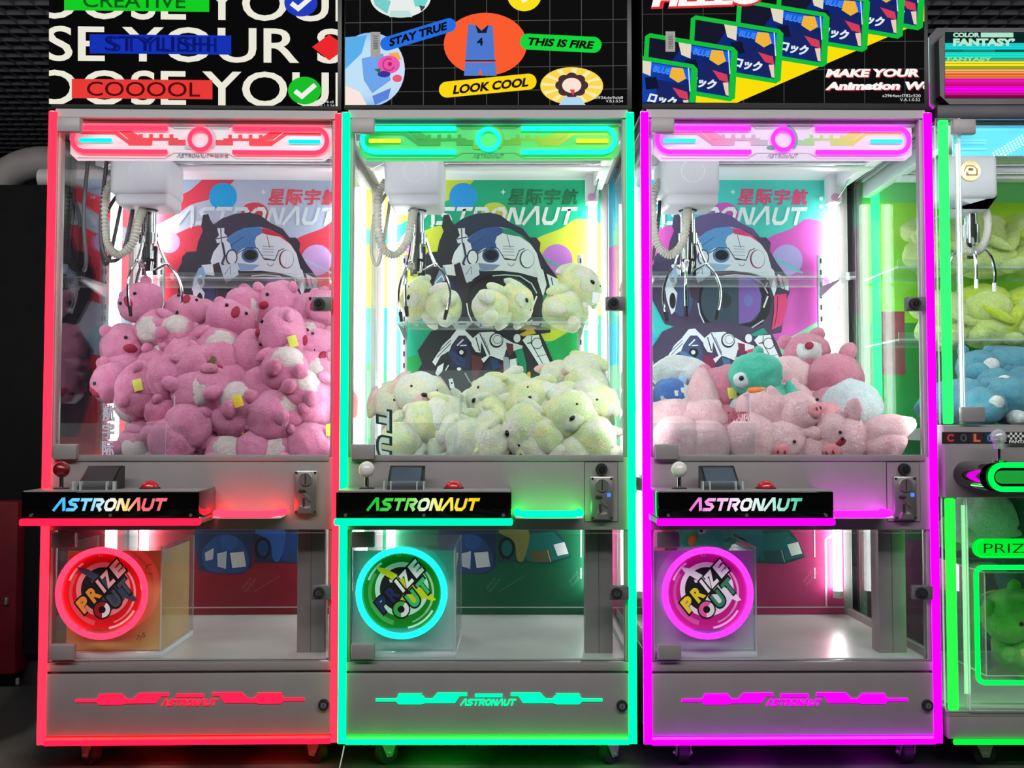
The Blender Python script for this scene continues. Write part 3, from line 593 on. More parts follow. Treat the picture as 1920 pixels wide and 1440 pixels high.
    if k > 1:
        c2 = NB(); qx0, qx1, qz0, qz1 = px-.046, px+.044, .68, .842; box(c2, qx0, qx1, -.0025, .001, qz0, qz1)
        for q in ((qx0-.0015, qx0, qz0, qz1), (qx1, qx1+.0015, qz0, qz1), (qx0, qx1, qz0-.0015, qz0), (qx0, qx1, qz1, qz1+.0015)): box(c2, q[0], q[1], -.0012, .001, q[2], q[3], 0, 1)
        cyl(c2, (px, -.014, .823), (px, -.002, .823), .0155, .0165, 24, 1); cyl(c2, (px, -.017, .823), (px, -.012, .823), .0085, .0085, 20, 2); box(c2, px-.001, px+.001, -.0178, -.0165, .818, .828, 0, 1)
        obj('service_flap', c2, (GREY, DARK, CHROME), root)
    dz = 0 if k > 1 else .016
    box(c, px-.032, px+.032, -.014, 0, .684+dz, .804+dz, .005); z = .78+dz
    cyl(c, (px, -.02, z), (px, -.012, z), .0175, .0185, 28); box(c, px-.0016, px+.0016, -.0208, -.019, z-.014, z+.014, 0, 1)
    tube(c, [(px-.018, -.016, z-.032), (px-.004, -.016, z-.033), (px-.002, -.016, z-.03)], .004, 8, False, 1)
    prism(c, [(px-.008, z-.038), (px+.012, z-.05), (px+.016, z-.062), (px+.006, z-.055)], lambda u, v, w: (u, w, v), -.018, -.012); box(c, px-.008, px-.002, -.0156, -.013, z-.076, z-.052, 0, 1)
    prism(c, [(px-.02, z-.092), (px-.014, z-.074), (px, z-.08), (px+.014, z-.078), (px+.018, z-.092)], lambda u, v, w: (u, w, v), -.026, -.012)
    for sx in (-1, 1):
        for zz in (.69+dz, .798+dz): cyl(c, (px+sx*.026, -.0165, zz), (px+sx*.026, -.013, zz), .0034, .0034, 10, 1)
    ca = obj('coin_acceptor', c, (STEEL, DARK), root)
    if k > 1: c = NB(); box(c, px+.014, px+.024, -.0158, -.013, z-.032, z-.022, .001); obj('blue_light', c, glow('blue_led', (.1, .3, 1.6)), ca)
    # drawer front with the glowing wordmark
    c = NB(); box(c, -.392, .386, -.004, .012, .1, .266, .003); dr = obj('drawer_front', c, GREY, root)
    lp = L(1168, 1322, 0); c = NB(); cyl(c, (lp.x, -.014, lp.z), (lp.x, -.003, lp.z), .0145, .0155, 24, 1); cyl(c, (lp.x, -.0155, lp.z), (lp.x, -.012, lp.z), .008, .008, 18, 0); box(c, lp.x-.001, lp.x+.001, -.0162, -.015, lp.z-.005, lp.z+.004, 0, 1); obj('drawer_lock', c, (GREYD, DARK), dr)
    c = NB(); f2 = lambda u, v, w: Vector((L(u, v).x, -.004-w, L(u, v).z))
    for s in (-1, 1):
        M = lambda p: [(919+s*(x-919), y) for x, y in p]
        prism(c, M([(707, 1309), (745, 1309), (750, 1303), (795, 1303), (800, 1309), (813, 1309), (823, 1298), (878, 1298), (878, 1304), (864, 1304), (855, 1317), (800, 1317), (792, 1319), (750, 1319), (745, 1314), (707, 1314)]), f2, 0, .003)
        for i in range(8): x = 748+i*5.6; prism(c, M([(x, 1302), (x+3.6, 1302), (x+7, 1299-0), (x+3.4, 1299)]), f2, 0, .003)
    prism(c, [(893, 1300), (944, 1300), (944, 1306), (893, 1306)], f2, 0, .003)
    for q in LOGO(.24): prism(c, [(866+x*104, 1322-y*12) for x, y in q], f2, 0, .003)
    obj('glowing_emblem', c, NEON2, dr, smooth=False)
    # gantry and claw
    zr = at(0, 309, .36).z
    c = NB(); box(c, -.375, .375, .34, .385, zr-.014, zr+.016, .003)
    for s in (-1, 1): box(c, s*.36-.018, s*.36+.018, .06, .66, zr-.01, zr+.04, .003)
    box(c, .318, .36, .60, .66, 1.70, 1.80, .004)
    ga = obj('gantry', c, WHITE, root)
    c = NB()
    for dz2 in (-.004, .014): cyl(c, (-.37, .33, zr+dz2), (.37, .33, zr+dz2), .005)
    tube(c, [(.345, .59, 1.715), (.36, .45, 1.78)], .004, 8); obj('slide_rod', c, CHROME, ga)
    if k != 2 or True: c = NB(); cyl(c, (.337, .595, 1.716), (.337, .602, 1.716), .014); obj('bracket_cap', c, paint('cap_%s' % P['name'], (205, 150, 185), .5), ga)
    gx = -.2285; z1, z0 = at(0, 297, .25).z, at(0, 372, .25).z
    c = NB(); box(c, gx-.088, gx+.088, .20, .37, z0, z1, .02, 0, 4); box(c, gx-.075, gx+.085, .21, .36, z0-.03, z0+.02, .016, 0, 3); box(c, gx-.15, gx-.05, .3, .36, zr-.02, zr+.035, .006)
    prism(c, [(gx-.15, zr+.03), (gx-.085, zr+.03), (gx-.095, zr-.02), (gx-.13, zr-.035), (gx-.15, zr-.03)], lambda u, v, w: (u, w, v), .26, .27)
    cr = obj('claw_carriage', c, paint('carriage_white', (196, 196, 204), .45, var=.02), root)
    c = NB(); tube(c, [(gx+.005+.034*math.cos(t), .1995, (z0+z1)/2+.01+.034*math.sin(t)) for t in [2*PI*i/32 for i in range(32)]], .0011, 6, True); box(c, gx-.001, gx+.001, .1985, .201, z0+.06, z0+.062); obj('moulded_ring', c, WHITE, cr)
    clx, cly = gx+.005, .285; zc = z0-.03
    c = NB(); cyl(c, (clx, cly, zc-.002), (clx, cly, zc+.004), .028, .028, 24, 1); cyl(c, (clx, cly, zc-.075), (clx, cly, zc), .0215, .0215, 24); cyl(c, (clx, cly, zc-.105), (clx, cly, zc-.072), .028, .028, 24); cyl(c, (clx, cly, zc-.15), (clx, cly, zc-.10), .017, .017, 20); cyl(c, (clx, cly, zc-.165), (clx, cly, zc-.145), .013, .013, 16, 1); cyl(c, (clx, cly, zc-.19), (clx, cly, zc-.16), .016, .02, 16)
    for i in range(3): t = R(20+i*120); box(c, clx+.02*math.cos(t)-.006, clx+.02*math.cos(t)+.006, cly+.02*math.sin(t)-.006, cly+.02*math.sin(t)+.006, zc-.2, zc-.11)
    cl = obj('claw', c, (CHROME, DARK), cr)
    for t in (R(5), R(130), R(255)):
        u = Vector((math.cos(t), math.sin(t), 0)); o0 = Vector((clx, cly, zc))
        pt = lambda r, z: o0+u*r+Vector((0, 0, z))
        c = NB(); tube(c, [pt(.026, -.085), pt(.04, -.13), pt(.056, -.165)], .0048, 8); tube(c, [pt(.018, -.185), pt(.056, -.163)], .004, 8); ball(c, pt(.056, -.165), .0075, 12, 8)
        tube(c, curve([pt(.056, -.165), pt(.084, -.195), pt(.1, -.24), pt(.098, -.285), pt(.088, -.318)], 6), .0042, 8); tube(c, [pt(.091, -.305), pt(.084, -.335)], [.0062, .005], 8, False, 1)
        obj('prong', c, (CHROME, DARK), cl)
    hp = curve([(gx-.085, .24, z0+.05), (gx-.107, .235, z0+.01), (gx-.11, .23, z0-.08), (gx-.095, .225, z0-.15), (gx-.06, .222, z0-.178), (gx-.022, .225, z0-.14), (gx-.008, .235, z0-.07), (gx-.002, .25, z0-.035)], 14)
    c = NB(); tube(c, hp, [.0095 if i % 2 else .0138 for i in range(len(hp))], 12); obj('corrugated_hose', c, HOSE, cr, 25)
    c = NB(); tube(c, curve([(gx-.09, .3, z0+.03), (gx-.125, .29, z0-.04), (gx-.135, .28, z0-.15), (gx-.118, .275, z0-.2), (gx-.1, .27, z0-.15), (gx-.085, .28, z0-.05), (gx-.08, .29, z0)], 8), .0055, 8)
    if k == 1:
        tube(c, curve([(-.34, .25, zr), (-.345, .22, z0-.1), (-.325, .22, z0-.19), (-.29, .25, z0-.17), (-.27, .28, z0-.02), (-.27, .3, zr)], 8), .006, 8); tube(c, curve([(-.375, .2, zr), (-.38, .18, z0-.06), (-.37, .18, z0-.2), (-.385, .2, z0-.23)], 8), .006, 8)
    obj('cable_loop', c, WIRE if k != 2 else HOSE, cr)
    # casters
    for sx in (-.288, .338):
        for y in (.075, .62):
            c = NB(); box(c, sx-.035, sx+.035, y-.03, y+.03, .076, .089); cyl(c, (sx, y, .062), (sx, y, .08), .018, .026)
            prism(c, [(-.026, .066), (.026, .066), (.012, .022), (-.006, .022)], lambda u, v, w: (sx+w, y+u, v), -.021, -.017); prism(c, [(-.026, .066), (.026, .066), (.012, .022), (-.006, .022)], lambda u, v, w: (sx+w, y+u, v), .017, .021); box(c, sx-.021, sx+.021, y-.026, y+.026, .061, .066)
            cyl(c, (sx-.027, y+.004, .03), (sx+.027, y+.004, .03), .0055, .0055, 10); fo = obj('caster', c, STEEL, root)
            c = NB(); cyl(c, (sx-.013, y+.004, .03), (sx+.013, y+.004, .03), .03, .03, 28); obj('wheel', c, DARK, fo)
            fo.matrix_local = Matrix.Translation((sx, y, 0)) @ Matrix.Rotation(R(P['cast']), 4, 'Z') @ Matrix.Translation((-sx, -y, 0))
    return root
def prize_art(P):
    a = Art(None, .00008); D = P['disc']
    pts = [(x, min(y, 66)) for x, y in ring_pts(0, 0, 76, 76, 64)]
    a.poly(pts, D)
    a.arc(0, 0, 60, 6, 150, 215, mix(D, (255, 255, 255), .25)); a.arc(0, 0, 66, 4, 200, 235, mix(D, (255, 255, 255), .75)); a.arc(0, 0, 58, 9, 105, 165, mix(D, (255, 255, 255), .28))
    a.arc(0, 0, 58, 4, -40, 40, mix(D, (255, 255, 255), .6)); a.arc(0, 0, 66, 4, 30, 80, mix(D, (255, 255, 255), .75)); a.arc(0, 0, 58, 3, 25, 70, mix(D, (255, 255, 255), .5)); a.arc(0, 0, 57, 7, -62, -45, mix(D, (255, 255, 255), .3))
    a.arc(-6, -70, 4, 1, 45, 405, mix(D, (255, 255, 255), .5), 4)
    a.oval(0, -6, 50, 50, P['ring']); a.oval(0, -6, 41, 41, (22, 20, 24))
    a.poly([(-50, -48), (-30, -44), (52, 0), (64, 14), (56, 16), (30, 6), (-42, -38)], P['splash']); a.poly([(2, 4), (36, 2), (40, 12), (24, 28), (4, 32), (-6, 20)], P['splash'])
    r = -47
    for dx, dy, wd, ht in ((-24, -24, 16, 5), (-30, -6, 5, 14), (-14, -32, 10, 5), (10, 26, 12, 4)): a.poly([(dx, dy), (dx+wd, dy+2), (dx+wd-2, dy+ht), (dx+2, dy+ht+1)], P['ring'] if P['name'] != 'red' else P['splash'])
    L1 = [('P', -35, 21, P['c1']), ('R', -17, 2, P['c1']), ('I', -4, -12, P['c2']), ('Z', 8, -25, P['c2']), ('E', 26, -44, P['c2'])]
    L2 = [('U', 21, 12, P['c3']), ('T', 41, -10, P['c3'])]
    for ch, x, y, cc in L1+L2:
        wd = 6 if ch == 'I' else 21; ht = 27 if ch in 'PRIZE' else 29
        a.text(ch, x, y, wd+6, ht+6, (12, 12, 14), .07, .15, r)
    for ch, x, y, cc in L1+L2:
        wd = 6 if ch == 'I' else 21; ht = 27 if ch in 'PRIZE' else 29
        a.text(ch, x, y, wd, ht, cc, .05, .15, r)
    a.oval(-1, 31, 17, 17, (12, 12, 14)); a.oval(-1, 31, 14.5, 14.5, P['c4']); a.poly([(-1, 31)]+[(-1+14.6*math.cos(R(t)), 31+14.6*math.sin(R(t))) for t in range(-60, 100, 10)], (235, 230, 230)); a.oval(-1, 31, 6.5, 6.5, (12, 12, 14))
    return a
# ------------------------------------------------------------------ screen pictures
def screen_red():
    a = Art((95, 632, -130, 197), .00003); cream = (236, 233, 216); a.rect(95, 632, -130, 197, (10, 10, 11))
    for y in (5, 166): a.text('OOSE YOUR', 377, y, 628, 66, cream, .012)
    a.text('SE YOUR S', 366, 84, 552, 66, cream, .012); a.text('SE YOUR S', 366, -77, 552, 66, cream, .012)
    a.rect(123, 392, -14, 22, (20, 205, 35)); a.text('CREATIVE', 253, 3, 190, 26, (8, 90, 22), .01)
    a.rect(170, 433, 66, 102, (22, 50, 180)); a.text('STYLISH', 296, 83, 196, 28, (10, 22, 105), .008); a.text('STYLISH', 306, 84, 200, 28, (12, 26, 120), -.004)
    a.rect(137, 398, 150, 186, (232, 58, 54)); a.text('COOOOL', 270, 168, 210, 27, (80, 14, 16), .006)
    for x, y, c in ((563, 3, (35, 60, 190)), (570, 168, (25, 190, 40))):
        a.oval(x, y, 31, 26, c); a.line([(x-18, y+1), (x-5, y+11), (x+20, y-11)], 9, (240, 240, 240))
    a.poly([(584, 86), (616, 62), (650, 86), (616, 111)], (235, 40, 45))
    a.text('...64d', 606, 189, 36, 5, (200, 200, 200)); a.text('V.B.1.0.54', 609, 196, 34, 5, (200, 200, 200))
    return a
def screen_green():
    a = Art((649, 1178, -130, 197), .00003); a.rect(649, 1178, -130, 197, (15, 15, 16))
    for i in range(9): a.rect(676.5+i*59.3, 677.8+i*59.3, -130, 197, (82, 82, 84))
    for i in range(5): a.line([(649, 43+i*43.5-43.5), (1178, 36+i*43.5-43.5)], 1.2, (82, 82, 84))
    a.oval(753, -6, 57, 39, (232, 236, 234)); a.poly([(700, -10), (735, 2), (728, 26), (705, 10)], (120, 205, 200)); a.poly([(775, -10), (806, -4), (798, 14), (780, 12)], (110, 215, 205)); a.poly([(735, 20), (770, 20), (775, 32), (732, 32)], (190, 225, 220)); a.poly([(788, 10), (800, 12), (792, 22)], (60, 70, 72))
    a.oval(985, -9, 32, 30, (250, 225, 30)); a.poly([(972, -20), (985, -12), (998, -20), (990, 2), (982, 6)], (250, 248, 225))
    a.oval(912, 83, 78, 59, (250, 92, 48))
    # a plain sports vest and shorts
    a.poly([(880, 45), (893, 47), (905, 56), (918, 47), (926, 49), (930, 115), (874, 115)], (78, 120, 205)); a.poly([(874, 117), (931, 117), (933, 142), (906, 142), (903, 128), (899, 142), (872, 142)], (84, 126, 208)); a.line([(874, 114), (931, 114)], 2.5, (25, 32, 70)); a.poly([(893, 46), (905, 58), (918, 46), (914, 62), (898, 62)], (28, 28, 36))
    a.text('4', 902, 78, 12, 15, (18, 22, 45), .03)
    a.oval(697, 130, 64, 69, grad([(650, (190, 225, 250)), (690, (120, 180, 240)), (760, (205, 225, 245))]))
    a.poly([(649, 70), (690, 66), (680, 100), (649, 130)], (90, 175, 235)); a.poly([(680, 110), (720, 100), (735, 150), (700, 175), (684, 150)], (110, 165, 235)); a.poly([(649, 160), (676, 172), (690, 197), (649, 197)], (250, 230, 220)); a.poly([(700, 180), (735, 165), (730, 185), (705, 197)], (90, 130, 220))
    a.poly([(730, 100), (748, 98), (755, 112), (738, 112)], (250, 170, 60)); a.oval(731, 121, 21, 17, (235, 90, 170)); a.arc(731, 121, 11, 3, 20, 300, (205, 50, 130)); a.oval(733, 120, 4, 4, (190, 30, 100)); a.oval(722, 139, 12, 6, (60, 50, 150)); a.poly([(704, 130), (716, 128), (714, 138)], (40, 110, 80)); a.oval(747, 147, 9, 7, (235, 90, 120))
    a.oval(1074, 161, 59, 35, (250, 215, 80))
    for t in range(0, 360, 30): a.poly([(1074, 161), (1074+57*math.cos(R(t)), 161+33*math.sin(R(t))), (1074+57*math.cos(R(t+11)), 161+33*math.sin(R(t+11)))], (252, 236, 170))
    for t in range(0, 360, 45): a.oval(1074+20*math.cos(R(t)), 160+15*math.sin(R(t)), 11, 9, (70, 48, 54))
    a.oval(1074, 160, 18, 14, (252, 228, 208)); a.poly([(1050, 197), (1058, 182), (1090, 182), (1100, 197)], (180, 215, 245)); a.poly([(1070, 168), (1080, 168), (1077, 180)], (215, 70, 80))
    a.pill(728, 82, 844, 47, 13, (35, 110, 225)); a.text('STAY TRUE', 786, 64, 112, 15, (12, 12, 14), .045, .3, -16.5)
    a.pill(992, 78, 1115, 84, 15, (20, 215, 60)); a.text('THIS IS FIRE', 1053, 81, 124, 15, (12, 14, 12), .045, .3, 3.5)
    a.pill(840, 168, 993, 153, 15, (252, 215, 20)); a.text('LOOK COOL', 923, 161, 142, 17, (28, 18, 12), .045, .3, -6)
    a.text('...ab926de9ab8', 1138, 183, 64, 5, (230, 230, 230)); a.text('V.B.1.0.54', 1154, 189.5, 32, 5, (230, 230, 230))
    return a
def screen_magenta():
    a = Art((1203, 1733, -130, 193), .00002); a.rect(1203, 1733, -130, 193, (15, 15, 16))
    for i in range(8): a.rect(1240+i*76, 1241.2+i*76, -130, 193, (72, 72, 74))
    for y in (25, 78, 130): a.line([(1203, y+3), (1733, y-2)], 1.1, (72, 72, 74))
    a.poly([(1280, 193), (1380, 193), (1736, 37), (1736, -40), (1500, 60), (1280, 180)], (252, 222, 10))
    BR = [(1730, 57), (1692, 73), (1625, 98), (1549, 127), (1462, 158), (1376, 192), (1301, 225)]
    for i, (x, y) in enumerate(BR):
        dx = 168; h = 102; TL = (x-dx-4, y-h-27); TR = (x+6, y-h); BL = (x-dx-6, y-28)
        g = 20, 190, 60
        def q(u, v): return (BL[0]+(x-BL[0])*u+(TR[0]-x)*v, BL[1]+(y-BL[1])*u+(TR[1]-y)*v)
        rc = [q(u, v) for u, v in ((.05, 0), (.95, 0), (1, .07), (1, .93), (.95, 1), (.05, 1), (0, .93), (0, .07))]
        a.poly(rc, g); a.poly([q(.05, .08), q(.93, .08), q(.93, .92), q(.05, .92)], grad([(BL[0], (18, 42, 120)), (x-60, (20, 80, 215)), (x, (14, 30, 90))]))
        a.poly([q(.05, .92), q(.42, .92), q(.3, .55), q(.05, .45)], (24, 24, 44)); a.poly([q(.36, .92), q(.5, .92), q(.5, .66), q(.4, .7)], (226, 218, 190)); a.poly([q(.5, .9), q(.93, .9), q(.93, .7), q(.5, .78)], (26, 96, 230))
        a.poly([q(.72, .88), q(.84, .9), q(.88, .72), q(.8, .62), q(.7, .7)], (240, 180, 60)); a.poly([q(.55, .62), q(.93, .6), q(.93, .1), q(.6, .16)], (26, 38, 100)); a.poly([q(.74, .52), q(.9, .48), q(.92, .34), q(.82, .36)], (215, 60, 90)); a.poly([q(.86, .32), q(.92, .34), q(.93, .1), q(.9, .1)], (235, 205, 185)); a.poly([q(.44, .62), q(.56, .66), q(.6, .46), q(.46, .4)], (18, 22, 50)); a.line([q(.9, .92), q(.93, .5)], 2, (215, 230, 250))
        cx, cy = q(.62, .8); a.text('BLUE', cx, cy, 32, 12, (70, 140, 240), .03, .2, 11)
        cx, cy = q(.64, .26); a.text('ロック', cx, cy, 58, 24, (20, 40, 110), .01, .15, 12, fat=.06); a.text('ロック', cx, cy, 55, 20, (225, 238, 250), .01, .15, 12, fat=.04)
    a.text('HELLO', 1328, -4, 205, 34, (225, 45, 55), .06, .3, -2, False, .06); a.text('HELLO', 1326, -5, 205, 32, (250, 248, 244), .06, .3, -2)
    for b, x, y, wd, ht in (('MAKE YOUR', 1637, 136, 176, 15.5), ('Animation World', 1667, 160, 238, 15.5)):
        a.text(b, x+1.5, y+1.5, wd, ht, (205, 60, 70), .06, .3, -.5); a.text(b, x, y, wd, ht, (250, 248, 244), .055, .3, -.5)
    a.text('a2964aecf782c520', 1690, 178.5, 72, 5.5, (230, 230, 230)); a.text('V.A.1.0.52', 1706, 186, 38, 5.5, (230, 230, 230))
    return a
# ------------------------------------------------------------------ the three machines
sw = (235, 240, 240)
PR = dict(k=1, ash=0, name='red', tray=(14, .085, .2), base_l=(16, .018, .09), cast=55, cx=-.881, shelf=520, neon=(6., .05, .12), neonh=(3.4, .075, .2), bar=(2.6, .018, .09), accent=(0, 1.5, 1.3), knob=(120, 12, 28), screen=screen_red,
    bg=(205, 205, 228), bg2=(178, 200, 226), blob=(228, 62, 84), sky=(160, 205, 220), low=(228, 62, 84), circ=(10, 170, 235), planet=(205, 165, 225), base=(150, 24, 44), cn=(225, 75, 95), word=(222, 238, 246),
    sil=(52, 46, 60), arch=(62, 55, 75), white=(226, 230, 242), navy=(58, 60, 95), blue=(75, 125, 185), acc=(205, 40, 62), visor=(52, 46, 66), visor2=(120, 60, 140), maroon=(110, 40, 52), gold=(200, 70, 80), boot=(50, 96, 170), boot2=(34, 72, 140), gold2=(50, 100, 185),
    head=grad([(700, (226, 214, 222)), (918, (250, 240, 242)), (1140, (220, 222, 232))]), trace=(222, 38, 62), line=(120, 150, 160), orbit=(170, 185, 200), wordh=(90, 95, 110),
    logo=grad([(700, (70, 190, 250)), (760, (150, 225, 252)), (800, (255, 250, 240)), (825, (255, 225, 130)), (850, (250, 110, 120)), (900, (252, 110, 122))]),
    disc=(205, 12, 24), ring=(238, 130, 135), splash=(58, 66, 88), c1=(235, 150, 50), c2=(238, 175, 175), c3=(70, 78, 84), c4=(150, 20, 30))
PG = dict(k=2, ash=0, name='green', tray=(.0, 11, .7), base_l=(0, 16, .62), cast=-50, cx=-.064, shelf=603, neon=(.0, 5, .62), neonh=(.02, 2.2, 1.6), bar=(.0, 2.4, .62), accent=(2.2, 1.25, .03), knob=(225, 220, 218), screen=screen_green,
    bg=(0, 165, 122), bg2=(0, 176, 128), blob=(200, 214, 62), sky=(20, 170, 140), low=(20, 160, 84), circ=(20, 148, 228), planet=(182, 112, 200), base=(0, 98, 62), cn=(0, 112, 66), word=(232, 240, 240),
    sil=(38, 42, 50), arch=(38, 46, 70), white=(224, 234, 236), navy=(44, 50, 84), blue=(48, 82, 140), acc=(0, 135, 96), visor=(40, 37, 42), visor2=(48, 84, 76), maroon=(92, 46, 54), gold=(200, 170, 40), boot=(46, 84, 150), boot2=(12, 108, 100), gold2=(130, 135, 70),
    head=grad([(690, (40, 205, 110)), (800, (120, 215, 160)), (918, (205, 225, 205)), (1030, (185, 220, 165)), (1120, (150, 205, 60)), (1150, (90, 210, 90))]), trace=grad([(760, (10, 150, 60)), (918, (50, 165, 30)), (1000, (130, 185, 10)), (1080, (205, 200, 10))]), line=(80, 130, 110), orbit=(110, 180, 40), wordh=(60, 140, 80),
    logo=grad([(700, (30, 200, 60)), (770, (120, 225, 90)), (800, (235, 250, 225)), (830, (252, 245, 90)), (900, (252, 205, 20))]),
    disc=(4, 122, 16), ring=(190, 232, 205), splash=(205, 215, 20), c1=(28, 42, 88), c2=(238, 245, 238), c3=(52, 190, 110), c4=(60, 170, 70))
PM = dict(k=3, ash=-15, name='magenta', tray=(11, .02, 11), base_l=(11, 0, 16), cast=0, cx=.764, shelf=518, neon=(4.5, .0, 4.5), neonh=(2.3, .06, 2.3), bar=(2.4, .0, 2.4), accent=(.05, 1.3, 1.05), knob=(225, 224, 214), screen=screen_magenta,
    bg=(60, 205, 205), bg2=(78, 205, 190), blob=(212, 88, 188), sky=(20, 190, 230), low=(140, 208, 170), circ=(40, 190, 240), planet=(170, 160, 220), base=(184, 44, 110), cn=(222, 70, 120), word=(235, 248, 250),
    sil=(72, 62, 92), arch=(100, 84, 136), white=(232, 238, 246), navy=(68, 82, 124), blue=(90, 150, 205), acc=(220, 60, 120), visor=(58, 74, 90), visor2=(126, 92, 175), maroon=(130, 40, 80), gold=(20, 150, 130), boot=(60, 120, 190), boot2=(24, 96, 104), gold2=(40, 100, 120),  # figure's dark tones lifted to stand in for haze on the glass
    head=grad([(690, (234, 218, 236)), (918, (245, 238, 246)), (1140, (232, 214, 234))]), trace=grad([(760, (232, 120, 165)), (860, (215, 170, 205)), (930, (150, 205, 180)), (1000, (190, 215, 120)), (1080, (235, 205, 90))]), line=(190, 160, 170), orbit=(90, 170, 130), wordh=(150, 140, 160),
    logo=grad([(690, (240, 110, 215)), (750, (250, 190, 238)), (790, (252, 248, 252)), (850, (190, 240, 225)), (905, (60, 205, 160))]),
    disc=(190, 22, 130), ring=(246, 226, 240), splash=(240, 236, 240), c1=(238, 220, 40), c2=(244, 240, 244), c3=(50, 140, 100), c4=(235, 95, 160))
M1 = machine(1, -.881, 1.5, PR, 'tall claw machine with red edge lights, leftmost of the row')
M2 = machine(2, -.067, 0, PG, 'tall claw machine with cyan-green edge lights and green prize ring, in the middle')
M3 = machine(3, .766, .7, PM, 'tall claw machine with magenta edge lights and magenta prize ring')
b = NB(); p = at(645, 1395, -.015)
tube(b, curve([(p.x, -.012, .075), (p.x-.006, -.02, .04), (p.x-.016, -.03, .004), (p.x-.04, -.05, .003)], 6), .0018, 6)
tag(obj('loose_wire', b, WHITE), 'thin pale wire hanging to the floor between the red-lit and green-lit machines', 'wire')
# ------------------------------------------------------------------ the fourth machine, cut by the right edge
def machine4():
    root = tag(empty('claw_machine', (1.65, 0, 0)), 'claw machine with bright green bars, cut off by the right edge', 'claw machine')
    O = 1.65; l = lambda px, py, Y=0: at(px, py, Y)-Vector((O, 0, 0))
    GB = glow('green_bar', (0, 2.2, .06)); GT = glow('green_bar_upper', (0, 2., .22)); GR = glow('green_neon', (.0, 2.2, .12)); MG = glow('magenta_line', (1.8, 0, 1.5))
    W = .46; zl = .86; zt = 1.80
    c = NB(); box(c, -W, W, 0, .72, .088, .15, .004); box(c, -W, W, .0, .72, .15, .165); box(c, -W, W, -.004, .12, .745, .945, .004); box(c, -W, W, .12, .72, .90, .935)
    for s in (-1, 1): box(c, s*(W-.012)-.012, s*(W-.012)+.012, .69, .72, .15, 1.8)
    box(c, -W+.02, W-.02, .71, .72, .15, 1.8); obj('cabinet', c, GREY, root)
    c = NB(); box(c, -W, W, 0, .72, 1.80, 1.84, .003); obj('top_rail', c, paint('dark_violet_rail', (34, 30, 40), .5), root)
    # picture wall
    a = Art(); X0, X1 = -W+.024, W-.024
    a.rect(X0, X1, 1.30, 1.80, lambda x, y: mix((150, 225, 10), (205, 225, 0), (y-1.3)/.3)); a.rect(X0, X1, .16, 1.30, lambda x, y: mix((0, 70, 80), (20, 160, 60), (y-.8)/.4)); a.rect(X0+.05, X0+.15, 1.12, 1.34, (170, 60, 80)); a.rect(X0, X1, 1.72, 1.80, (140, 215, 150)); a.rect(X0, X1, .16, .55, (120, 60, 110))
    a.build('back_picture', lambda u, v, w: (u, .708-w, v), PRINT, root)
    c = NB(); box(c, X0, X1, .03, .7, 1.79, 1.80); obj('inner_ceiling', c, WHITE, root)
    c = NB(); box(c, -.36, .36, .07, .1, 1.74, 1.76, .003); obj('top_light', c, glow('wide_fill_white', (1, 1, 1), 6), root)  # bar added behind the header to brighten the dim interior
    c = NB(); box(c, X0, X1, .03, .7, .165, .17); obj('chamber_floor', c, WHITEF, root)
    for s in (-1, 1):
        c = NB(); cyl(c, (s*.40, .66, .95), (s*.40, .66, 1.76), .014, n=14); obj('light_tube', c, glow('rear_green_tube', (.06, 4, .6)), root)
        c = NB(); pane(c, s*(W-.004)-.0025, s*(W-.004)+.0025, .03, .69, .17, 1.79); obj('side_pane', c, (RIGHTGLASS, EDGE), root)
        for nm, z0, z1, mm in (('upper_bar', .948, 1.80, GT), ('lower_bar', .165, .742, GB)):
            c = NB(); box(c, s*(W-.02)-.0135, s*(W-.02)+.0135, .006, .02, z0, z1, .004); bo = obj(nm, c, mm, root)
            c = NB(); pane(c, s*(W-.022)-.03, s*(W-.022)+.03, -.004, -.001, z0, z1); pane(c, s*(W-.058)-.004, s*(W-.058)+.004, -.004, .02, z0, z1); obj('clear_cover', c, (ACRYL, EDGE), bo)
        c = NB(); cyl(c, (s*(W-.034), .042, .98), (s*(W-.034), .042, 1.74), .0055, n=14); obj('light_tube', c, glow('hidden_fill_white', (1, 1, .95), 22), root)  # white fill added behind the bar, hidden, to light the toys from the front
        c = NB(); cyl(c, (s*(W-.037), .05, .2), (s*(W-.037), .05, .72), .0085, n=14); obj('chamber_light', c, glow('green_inside', (2.5, 9, 3)), root)
    zs = (at(0, 508, .5).z, at(0, 640, .5).z)
    for z in zs:
        c = NB(); pane(c, X0+.01, X1-.01, .40, .70, z-.006, z); pane(c, X0+.01, X1-.01, .396, .40, z-.012, z+.02); obj('shelf', c, (ACRYL, EDGE), root)
    # marquee: a chamfered black hood round a striped screen
    y0 = .012; q = [l(px, py, y0) for px, py in ((1744, 60), (1760, 45))]
    xl, xr = l(1745, 100, y0).x, .56; zb, zt2 = l(0, 211, y0).z, l(0, 47, y0).z; ch = .03
    out = [(xl, zb+ch), (xl+ch*.9, zb), (xr-ch, zb), (xr, zb+ch), (xr, zt2-ch), (xr-ch, zt2), (xl+ch*.9, zt2), (xl, zt2-ch)]
    c = NB(); prism(c, out, lambda u, v, w: (u, w, v), y0+.02, .4); 
    inn = [(xl+.02+(x-xl)*(xr-xl-.04)/(xr-xl), zb+.02+(z-zb)*(zt2-zb-.04)/(zt2-zb)) for x, z in out]
    prism(c, inn, lambda u, v, w: (u, w, v), y0-.01, y0+.03); mq = obj('marquee', c, SCREENB, root)
    c = NB(); tube(c, [(x, y0+.018, z) for x, z in ((xl, zb+.09), (xl, zb+ch), (xl+ch*.9, zb), (xr-ch, zb))], .0026, 8); obj('magenta_line', c, MG, mq)
